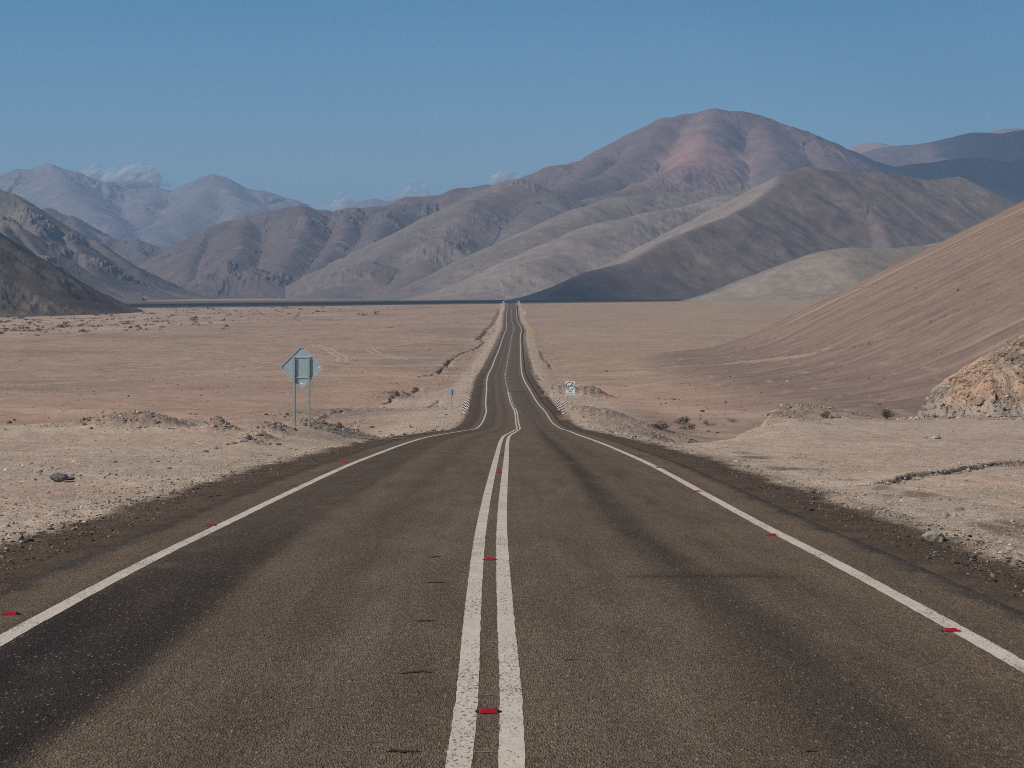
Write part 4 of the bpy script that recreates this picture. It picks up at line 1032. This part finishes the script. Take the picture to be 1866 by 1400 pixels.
# ------------------------------------------------------------------ plants
LEAF = NT("dry_leaf"); LEAF.l(tone(LEAF), LEAF.b.inputs["Base Color"]); LEAF.b.inputs["Roughness"].default_value = 0.8; LEAF.b.inputs["Specular IOR Level"].default_value = 0.2; LEAF = LEAF.m
TWIG = flat_mat("dry_twig", (.14, .10, .07), 0.9)
def shrub(px, py, w, h, cols, n, seed, label, group=None, name="shrub", pos=None, lean=0.0):
    g = pos if pos is not None else ghit(px, py)
    w, h = w * g.y / F_PX, h * g.y / F_PX
    rg = np.random.default_rng(seed)
    root = bpy.data.objects.new(name, None); root.empty_display_size = 0.2; link(root); root.location = g
    tag(root, label, "shrub" if name == "shrub" else "plant", group)
    nb = max(5, n // 90)                                   # stems, each carrying leaves
    az = rg.uniform(0, 6.283, nb); el = rg.uniform(0.25, 1.45, nb)
    tip = np.stack([np.cos(az) * np.cos(el) * w / 2, np.sin(az) * np.cos(el) * w / 2, np.sin(el) * h], -1) * rg.uniform(.7, 1.1, nb)[:, None]
    tip[:, 0] += lean * tip[:, 2]
    V, F, C = [], [], []
    bi = rg.integers(0, nb, n); t = rg.uniform(.25, 1.0, n) ** 0.7
    c = tip[bi] * t[:, None] + rg.normal(size=(n, 3)) * np.array([.10 * w, .10 * w, .07 * h])
    c[:, 2] = np.abs(c[:, 2])
    dirv = tip[bi] / np.linalg.norm(tip[bi], axis=1)[:, None] + 0.7 * rg.normal(size=(n, 3)); dirv /= np.linalg.norm(dirv, axis=1)[:, None]
    side = np.cross(dirv, rg.normal(size=(n, 3))); side /= np.linalg.norm(side, axis=1)[:, None]
    L = rg.uniform(.06, .15, n)[:, None] * (w + h) / 2; wd = L * 0.16
    V = np.stack([c - side * wd, c + side * wd, c + dirv * L], 1)
    C = np.array(cols)[rg.integers(0, len(cols), n)] * rg.uniform(.7, 1.3, n)[:, None]
    mesh_np("foliage", V.reshape(-1, 3), np.arange(3 * n).reshape(-1, 3), LEAF, smooth=False, color=np.repeat(C[:, None], 3, 1).reshape(-1, 3), parent=root)
    SV, SF = [], []; k = 0
    for b in range(nb):
        r0, r1 = 0.014 * w, 0.005 * w
        mid = tip[b] * .5 + rg.normal(size=3) * .03 * w
        for q, (p, r) in enumerate(((np.zeros(3), r0), (mid, (r0 + r1) / 2), (tip[b], r1))):
            for a in range(4): SV.append(p + r * np.array([math.cos(a * 1.5708), math.sin(a * 1.5708), 0]))
        for q in range(2):
            for a in range(4): SF.append([k + q * 4 + a, k + q * 4 + (a + 1) % 4, k + q * 4 + 4 + (a + 1) % 4, k + q * 4 + 4 + a])
        k += 12
    mesh_np("stem", np.array(SV), np.array(SF), TWIG, parent=root)
    return root
OLIVE = [(.13, .125, .06), (.10, .10, .05), (.17, .145, .08), (.20, .165, .10), (.08, .075, .04)]
GREEN = [(.085, .10, .045), (.06, .075, .035), (.11, .115, .06), (.15, .13, .075)]
DARK = [(.07, .06, .04), (.10, .08, .055), (.05, .045, .032), (.15, .12, .085)]
STRAW = [(.24, .19, .11), (.20, .155, .085), (.15, .12, .07), (.28, .225, .14)]
shrub(1504, 763, 23, 15, GREEN, 700, 1, "small dark green shrub on the gravel edge left of the olive bush")
shrub(1615, 765, 30, 20, OLIVE, 1100, 2, "larger olive bush with dry tips at the foot of the rock outcrop")
shrub(1204, 785, 36, 15, DARK, 650, 3, "dark twiggy bush in the pink hollow, nearest the road", "low bushes in the hollow right of the road")
shrub(1246, 775, 32, 14, DARK, 600, 4, "blackish low bush at the back of the pink hollow", "low bushes in the hollow right of the road")
shrub(1256, 784, 32, 13, DARK + OLIVE, 600, 5, "dark olive bush in front of the blackish one in the hollow", "low bushes in the hollow right of the road")
shrub(1290, 776, 28, 9, STRAW + OLIVE, 500, 6, "low straw coloured bush at the foot of the gravel mound", "low bushes in the hollow right of the road")
shrub(1335, 770, 34, 6, STRAW, 380, 7, "flat dry scrub patch half hidden by the gravel mound", "low bushes in the hollow right of the road")
shrub(1181, 778, 12, 5, STRAW, 200, 8, "tiny straw tuft left of the dark twiggy bush", "low bushes in the hollow right of the road")
shrub(1191, 799, 9, 14, STRAW, 120, 9, "spindly dry stalk standing at the edge of the right verge", name="dry_plant")
shrub(120, 938, 17, 10, STRAW + [(.16, .13, .04)], 220, 10, "single yellowish dry weed growing in the gravel at the far left", name="dry_plant")

def far_scrub(name, n, sampler, seed, cols, rm):
    rg = np.random.default_rng(seed); X, Y = sampler(rg, n); n = len(X); Z = H(X.copy(), Y.copy())
    m = 26
    r = rm * np.exp(.45 * rg.normal(size=n))
    u = rg.normal(size=(n, m, 3)); u /= np.linalg.norm(u, axis=2)[..., None]; u[..., 2] = np.abs(u[..., 2]) * .6
    c = u * (rg.uniform(.35, 1.0, (n, m, 1))) * r[:, None, None] + np.stack([X, Y, Z], -1)[:, None]
    d = rg.normal(size=(n, m, 2, 3)) * r[:, None, None, None] * .28
    V = np.stack([c, c + d[:, :, 0], c + d[:, :, 1]], 2)
    C = np.array(cols)[rg.integers(0, len(cols), n)][:, None, None] * rg.uniform(.7, 1.3, (n, m, 1, 1)) * np.ones((1, 1, 3, 1))
    tag(mesh_np(name, V.reshape(-1, 3), np.arange(n * m * 3).reshape(-1, 3), LEAF, smooth=False, color=C.reshape(-1, 3)), kind="stuff")
def scrub_left(rg, n):
    Y = 1 / rg.uniform(1 / 2060., 1 / 950., n * 4); X = rg.uniform(-.27, -.03, n * 4) * Y
    keep = rg.uniform(0, 1, n * 4) < ss(-.05, .3, fbm(X / 16, Y / 40, 5, 35)) * ss(60, 260, -X - 40 + (Y - 1400) * .15)
    return X[keep][:n], Y[keep][:n]
far_scrub("desert_scrub", 1500, scrub_left, 5, [(.14, .115, .075), (.10, .085, .06), (.18, .14, .10)], 1.0)

# ------------------------------------------------------------------ signs and road furniture
class MB:
    def __init__(s): s.v, s.f = [], []
    def poly(s, pts, z0, z1):                             # outline in x-z, extruded along y from z0 to z1
        n = len(pts); k = len(s.v)
        s.v += [(x, z0, z) for x, z in pts] + [(x, z1, z) for x, z in pts]
        s.f.append([k + i for i in range(n)]); s.f.append([k + n + i for i in reversed(range(n))])
        for i in range(n): s.f.append([k + (i + 1) % n, k + i, k + n + i, k + n + (i + 1) % n])
        return s
    def box(s, x0, x1, y0, y1, z0, z1): return s.poly([(x0, z0), (x1, z0), (x1, z1), (x0, z1)], y0, y1)
    def band(s, outer, inner, y0, y1):                    # frame between two outlines with the same number of points
        n = len(outer); k = len(s.v)
        for y in (y0, y1):
            s.v += [(x, y, z) for x, z in outer] + [(x, y, z) for x, z in inner]
        for i in range(n):
            j = (i + 1) % n
            s.f += [[k + i, k + j, k + n + j, k + n + i], [k + 2 * n + j, k + 2 * n + i, k + 3 * n + i, k + 3 * n + j],
                    [k + j, k + i, k + 2 * n + i, k + 2 * n + j], [k + n + i, k + n + j, k + 3 * n + j, k + 3 * n + i]]
        return s
    def build(s, name, mat, parent=None, bevel=0.0):
        me = bpy.data.meshes.new(name); me.from_pydata([Vector(v) for v in s.v], [], s.f); me.update()
        bm = bmesh.new(); bm.from_mesh(me); bmesh.ops.recalc_face_normals(bm, faces=bm.faces)
        if bevel: bmesh.ops.bevel(bm, geom=bm.edges[:], offset=bevel, segments=1, affect='EDGES')
        bm.to_mesh(me); bm.free(); me.materials.append(mat)
        return link(bpy.data.objects.new(name, me), parent)
def thing(name, label, cat, loc, group=None, rz=0.0):
    o = bpy.data.objects.new(name, None); o.empty_display_size = .3; link(o); o.location = loc; o.rotation_euler = (0, 0, rz)
    return tag(o, label, cat, group)
def rounded_diamond(cx, cz, half, rad, n=5):
    """square of half diagonal `half` standing on a corner, corners rounded with radius rad"""
    pts = []; c = half - rad * math.sqrt(2)
    for k, (dx, dz) in enumerate(((1, 0), (0, 1), (-1, 0), (0, -1))):
        for i in range(n + 1):
            a = math.radians(k * 90 - 45 + 90 * i / n)
            pts.append((cx + dx * c + rad * math.cos(a), cz + dz * c + rad * math.sin(a)))
    return pts
def disc(cx, cz, r, n=40): return [(cx + r * math.cos(2 * math.pi * i / n), cz + r * math.sin(2 * math.pi * i / n)) for i in range(n)]

GALV = flat_mat("galvanised_steel", (.37, .445, .465), 0.5, 0.2, 0.14, 5.0, 0.1)
GALV2 = flat_mat("galvanised_post", (.335, .36, .355), 0.55, 0.3, 0.16, 9.0, 0.1)
FRAME = flat_mat("pale_aluminium_edge", (.50, .53, .53), 0.45, 0.3, 0.1, 8.0)
STICK = flat_mat("white_sticker", (.78, .80, .80), 0.6)
YELLOW = flat_mat("yellow_sign_sheet", (.80, .44, .02), 0.5)
ORANGE = flat_mat("orange_sign_sheet", (.70, .27, .06), 0.5)
BLACK = flat_mat("black_print", (.018, .018, .02), 0.6)
WHITE = flat_mat("white_sign_sheet", (.74, .77, .76), 0.5, var=.05)
INK = flat_mat("blue_black_print", (.035, .04, .075), 0.6)
GREYINK = flat_mat("grey_slash_print", (.13, .14, .17), 0.6)
REDSH = flat_mat("red_stripe_sheet", (.22, .022, .022), 0.5)
BOLT = flat_mat("rusty_bolt", (.16, .12, .10), 0.7)
DARKSH = flat_mat("dark_grey_sheet", (.12, .125, .135), 0.6)

def diamond_sign(loc, label, face, group, front=None, detail=True, rz=0.0, post_h=None):
    """face 'back': we see the bare rear; 'front': we see the printed side"""
    t = thing("diamond_sign", label, "road sign", loc, group, rz)
    zc = 2.38; half = 0.90; ph = 2.79
    flip = 1 if face == "back" else -1
    out = rounded_diamond(0, zc, half, .15); inn = rounded_diamond(0, zc, half - .045, .12)
    p = MB().poly(out, .012, .016); panel = p.build("panel", GALV, t)
    MB().band(out, inn, -.018, .012).build("rim", FRAME, panel)
    (MB().poly(rounded_diamond(0, zc, half - .004, .148), .0165, .019)).build("sign_face", front or YELLOW, t)
    for sx in (-.30, .30):                                 # hat section posts on the rear
        q = MB(); x = sx
        q.box(x - .052, x - .03, -.028, -.022, -.6, ph); q.box(x + .03, x + .052, -.028, -.022, -.6, ph)
        q.box(x - .034, x - .028, -.060, -.028, -.6, ph); q.box(x + .028, x + .034, -.060, -.028, -.6, ph); q.box(x - .034, x + .034, -.066, -.060, -.6, ph)
        post = q.build("post", GALV2, t)
        if detail:
            for z in (zc - .36, zc + .40): MB().poly(disc(x, z, .016, 8), -.074, -.0665).build("bolt", BOLT, post)
    for z in (zc - .415, zc + .415):
        MB().box(-.40, .40, -.022, .012, z - .022, z + .022).build("rail", FRAME, t)
    if detail:
        st = MB().box(-.055, .045, .0095, .012, zc - .70, zc - .63); st.build("sticker", STICK, panel)
        MB().box(.68, .74, .0095, .012, zc - .02, zc + .03).build("sticker", STICK, panel)
        for (x0, z0), (x1, z1) in (((-.13, zc + .69), (.20, zc + .36)), ((.40, zc + .13), (.66, zc - .14))):
            MB().poly([(x0, z0), (x0 + .02, z0 + .02), (x1 + .02, z1 + .02), (x1, z1)], .008, .012).build("seam", FRAME, panel)
    if face == "front":
        t.rotation_euler = (0, 0, math.pi + rz)
        o2 = rounded_diamond(0, zc, half - .05, .06); i2 = rounded_diamond(0, zc, half - .085, .05)
        MB().band(o2, i2, .0192, .021).build("border", BLACK, t)
        m = MB()                                           # curve arrow
        m.poly([(-.10, zc - .40), (.02, zc - .40), (.02, zc - .12), (.26, zc + .10), (.18, zc + .19), (-.10, zc - .06)], .0192, .021)
        m.poly([(.10, zc + .26), (.34, zc + .02), (.36, zc + .30)], .0192, .0208)
        m.build("pictogram", BLACK, t)
    return t
g0 = ghit(550, 777)
P0 = P(550, 772, 90.0)
diamond_sign((P0[0], 90.0, gz(P0[0], 90.0) + 0.02 if False else P0[2] - 0.07), "large grey diamond road sign seen from behind on two steel posts, on the left bank", "back", None)
def on_ground(px, d, dz=0.0):
    x = float(P(px, 600, d)[0]); return (x, d, gz(x, d) + dz)
diamond_sign(on_ground(966, 885), "yellow diamond warning sign with black symbol right of the far road", "front", None, detail=False)
diamond_sign(on_ground(899.5, 905), "pale grey back of a sign far off on the left of the road", "back", None, detail=False)
diamond_sign(on_ground(950.5, 1750), "tiny orange warning sign near the crest where the road vanishes", "front", None, front=ORANGE, detail=False)

def round_sign(loc):
    t = thing("round_sign", "small round road sign seen from behind on one thin post, left of the dip", "road sign", loc)
    zc = 2.28; r = .43
    p = MB().poly(disc(0, zc, r), 0.0, .004).build("panel", GALV, t)
    MB().band(disc(0, zc, r), disc(0, zc, r - .022), -.012, 0.0).build("rim", FRAME, p)
    MB().poly(disc(0, zc, r - .004), .0045, .006).build("sign_face", WHITE, t)
    MB().box(-.035, .035, -.06, -.013, -.5, zc + .30).build("post", DARKSH, t)
    for z in (zc - .18, zc + .18): MB().box(-.22, .22, -.0125, -.0005, z - .018, z + .018).build("rail", GALV2, t)
    return t
round_sign(on_ground(823.5, 268))

FONT = bpy.data.fonts.load("<builtin>") if "Bfont" not in bpy.data.fonts else bpy.data.fonts["Bfont"]
def lettering(name, txt, size, x, z, y, mat, parent, bold=0.0, width=None):
    cu = bpy.data.curves.new(name, 'FONT'); cu.body = txt; cu.size = size; cu.align_x = 'CENTER'; cu.align_y = 'CENTER'; cu.extrude = 0.0015; cu.offset = bold
    tmp = bpy.data.objects.new(name, cu); COL.objects.link(tmp)
    bpy.context.view_layer.update()
    me = bpy.data.meshes.new_from_object(tmp.evaluated_get(bpy.context.evaluated_depsgraph_get()))
    bpy.data.objects.remove(tmp)
    k = 1.0
    if width:
        xs = [v.co.x for v in me.vertices]; k = width / (max(xs) - min(xs))
    for v in me.vertices: v.co = Vector((v.co.x * k + x, y, v.co.y + z)) + Vector((0, -v.co.z, 0))
    me.materials.append(mat)
    o = link(bpy.data.objects.new(name, me), parent); return o
def white_sign(loc, label, w, h, zb, group=None, far=False):
    t = thing("rectangular_sign", label, "road sign", loc, group)
    z1 = zb + h; zc = z1 - w * .52; r = w * .47
    def rr(x0, x1, za, zt, c=.04):
        return [(x0 + c, za), (x1 - c, za), (x1, za + c), (x1, zt - c), (x1 - c, zt), (x0 + c, zt), (x0, zt - c), (x0, za + c)]
    MB().poly(rr(-w / 2, w / 2, zb, z1), -.004, 0).build("panel", WHITE, t)
    for sx in (-w * .28, w * .28):
        MB().box(sx - .04, sx + .04, .001, .06, -.5, z1 - .08).build("post", GALV2, t)
    MB().band(disc(0, zc, r), disc(0, zc, r * .84), -.0065, -.0042).build("ring", BLACK, t)
    a = math.radians(45); dx, dz = math.cos(a), math.sin(a); q = r * .10; L = r * .87
    MB().poly([(-dx * L + dz * q, zc - dz * L - dx * q), (dx * L + dz * q, zc + dz * L - dx * q), (dx * L - dz * q, zc + dz * L + dx * q), (-dx * L - dz * q, zc - dz * L + dx * q)], -.0082, -.0067).build("slash", GREYINK, t)
    for cx in (-r * .40, r * .42):                         # two cars side by side
        s = r * .27; c = MB()
        c.poly([(cx - s, zc - s * .45), (cx + s, zc - s * .45), (cx + s, zc + .02), (cx + s * .72, zc + s * .12), (cx + s * .45, zc + s * .55), (cx - s * .45, zc + s * .55), (cx - s * .72, zc + s * .12), (cx - s, zc + .02)], -.0064, -.0043)
        c.box(cx - s * .9, cx - s * .55, -.0064, -.0043, zc - s * .7, zc - s * .452); c.box(cx + s * .55, cx + s * .9, -.0064, -.0043, zc - s * .7, zc - s * .452)
        c.build("car_symbol", INK, t)
    lettering("lettering", "FIN", w * .20, 0, zb + h * .255, -.0062, BLACK, t, 0.006, w * .36)
    lettering("lettering", "RESTRICCION", w * .13, 0, zb + h * .095, -.0062, BLACK, t, 0.004, w * .80)
    return t
white_sign((7.43, 280.0, gz(7.43, 280.0)), "white rectangular sign with a crossed out circle and black words, right of the road", 1.17, 1.78, 1.62)
white_sign(on_ground(956, 1540), "small white and dark sign far away, below the tiny orange one", 1.5, 2.3, 0.9, far=True)

def striped_marker(loc, label, lean, tilt):
    t = thing("striped_marker", label, "marker post", loc, "red and white striped markers at the culvert")
    w, h, z0 = .36, 1.36, .10
    board = MB().box(-w / 2, w / 2, -.004, .004, z0, z0 + h).build("board", WHITE, t)
    m = MB(); n = 4; st = h / (n + .2)
    for i in range(-1, n + 1):
        za = z0 + i * st; dz = lean * w * .8
        pts = [(-w / 2, za + max(0, -dz)), (w / 2, za + max(0, -dz) + dz), (w / 2, za + max(0, -dz) + dz + st * .5), (-w / 2, za + max(0, -dz) + st * .5)]
        pts = [(x, min(max(z, z0), z0 + h)) for x, z in pts]
        if max(z for x, z in pts) - min(z for x, z in pts) > .02 and len(set(pts)) == 4: m.poly(pts, -.0065, -.0043)
    m.build("stripe", REDSH, board)
    MB().box(-.03, .03, .005, .05, -.5, z0 + h - .05).build("post", GALV2, t)
    t.rotation_euler = (0, tilt, 0)
    return t
striped_marker(on_ground(846, 257), "red and white striped board left of the road, the nearer and lower one", -1, 0.03)
striped_marker(on_ground(851.7, 273), "red and white striped board left of the road, the farther one", -1, 0.06)
striped_marker(on_ground(1018.3, 268), "red and white striped board right of the road, the farther one", 1, -0.04)
striped_marker(on_ground(1025, 251), "red and white striped board right of the road, nearer and on a bare post", 1, 0.05)

def crest_marker(loc, label):
    t = thing("marker_post", label, "marker post", loc, "white markers where the road vanishes")
    MB().box(-.5, .5, -.01, .01, 1.5, 2.6).build("board", WHITE, t)
    for x in (-.3, .3): MB().box(x - .05, x + .05, .012, .07, -.5, 2.4).build("post", GALV2, t)
crest_marker(on_ground(917.5, 2050), "tiny white marker on the left of the road where it vanishes")
crest_marker(on_ground(945.7, 2040), "tiny white marker on the right of the road where it vanishes")

RED = flat_mat("red_stud_plastic", (.42, .018, .022), 0.35, var=.15, scale=30)
REDL = flat_mat("red_reflector_lens", (.40, .006, .014), 0.2, var=.1, scale=60, spec=.6)
DUSTY = flat_mat("dusty_red_plastic", (.16, .032, .03), 0.6, var=.35, scale=40)
def stud_mesh():
    w, l, h = .058, .05, .021
    v = [(-w, -l, 0), (w, -l, 0), (w, l, 0), (-w, l, 0), (-w * .70, -l * .45, h), (w * .70, -l * .45, h), (w * .70, l * .45, h), (-w * .70, l * .45, h)]
    f = [[0, 1, 5, 4], [1, 2, 6, 5], [2, 3, 7, 6], [3, 0, 4, 7], [4, 5, 6, 7]]
    me = bpy.data.meshes.new("housing"); me.from_pydata(v, [], f); me.update(); me.materials.append(DUSTY)
    ml = bpy.data.meshes.new("reflector")
    k = .93
    def fr(u, q, e): # point on the front slope pushed out by e
        z = h * q; y = -l + (l - l * .45) * q
        return (u * (w - (w - w * .70) * q) * k, y - e * .35, z + e)
    vl = [fr(-1, .08, .002), fr(1, .08, .002), fr(1, .95, .002), fr(-1, .95, .002), fr(-1, .08, 0), fr(1, .08, 0), fr(1, .95, 0), fr(-1, .95, 0)]
    fl = [[0, 1, 2, 3], [4, 5, 1, 0], [5, 6, 2, 1], [6, 7, 3, 2], [7, 4, 0, 3]]
    ml.from_pydata(vl, [], fl); ml.update(); ml.materials.append(REDL)
    return me, ml
SH, SL = stud_mesh()
STUD_SHADE = flat_mat("painted_stud_shade", (.03, .026, .024), 0.9, var=.3, scale=40, spec=.05)  # dark pad put in as the shadow under each stud
SP = bpy.data.meshes.new("stud_shade_pad")
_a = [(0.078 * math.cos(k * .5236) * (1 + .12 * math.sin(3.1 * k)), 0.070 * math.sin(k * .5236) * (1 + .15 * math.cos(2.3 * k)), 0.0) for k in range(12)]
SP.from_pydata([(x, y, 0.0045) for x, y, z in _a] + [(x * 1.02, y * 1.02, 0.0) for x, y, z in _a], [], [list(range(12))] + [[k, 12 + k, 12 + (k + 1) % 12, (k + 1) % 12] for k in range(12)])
SP.update(); SP.materials.append(STUD_SHADE)
def stud(px, row, label, sfix=None):
    dd = y_to_d(row)
    s = sfix if sfix is not None else (px - CX) * dd / F_PX - float(xr(dd))
    x = s + float(xr(dd))
    t = thing("road_stud", label, "road stud", (x, dd, float(road_z(np.array(s), np.array(dd))) + 0.0005), "red reflective road studs")
    link(bpy.data.objects.new("stud_shade_pad", SP), t); link(bpy.data.objects.new("housing", SH), t); link(bpy.data.objects.new("reflector", SL), t)
for px, row, lb in [(890, 1299, "red road stud between the double centre lines, nearest to the viewer"),
                    (893, 1021, "red road stud between the centre lines, second from the viewer"),
                    (906, 862, "red road stud between the centre lines, third from the viewer"),
                    (915, 829, "red road stud between the centre lines, fourth from the viewer"),
                    (921, 810, "red road stud between the centre lines, just before the road dips"),
                    (935, 793, "red road stud between the centre lines at the bend in the dip")]:
    stud(px, row, lb, 0.0)
for px, row, lb in [(18, 1117, "red road stud outside the left edge line at the picture's left border"),
                    (384, 957, "red road stud outside the left edge line, second along it"),
                    (533, 885, "red road stud outside the left edge line, third along it"),
                    (628, 843, "red road stud outside the left edge line, fourth and farthest along it"),
                    (1735, 1148, "red road stud outside the right edge line, nearest to the viewer"),
                    (1408, 974, "red road stud outside the right edge line, second along it"),
                    (1272, 895, "red road stud outside the right edge line, third along it"),
                    (1200, 852, "red road stud outside the right edge line, fourth and farthest along it")]:
    stud(px, row, lb)
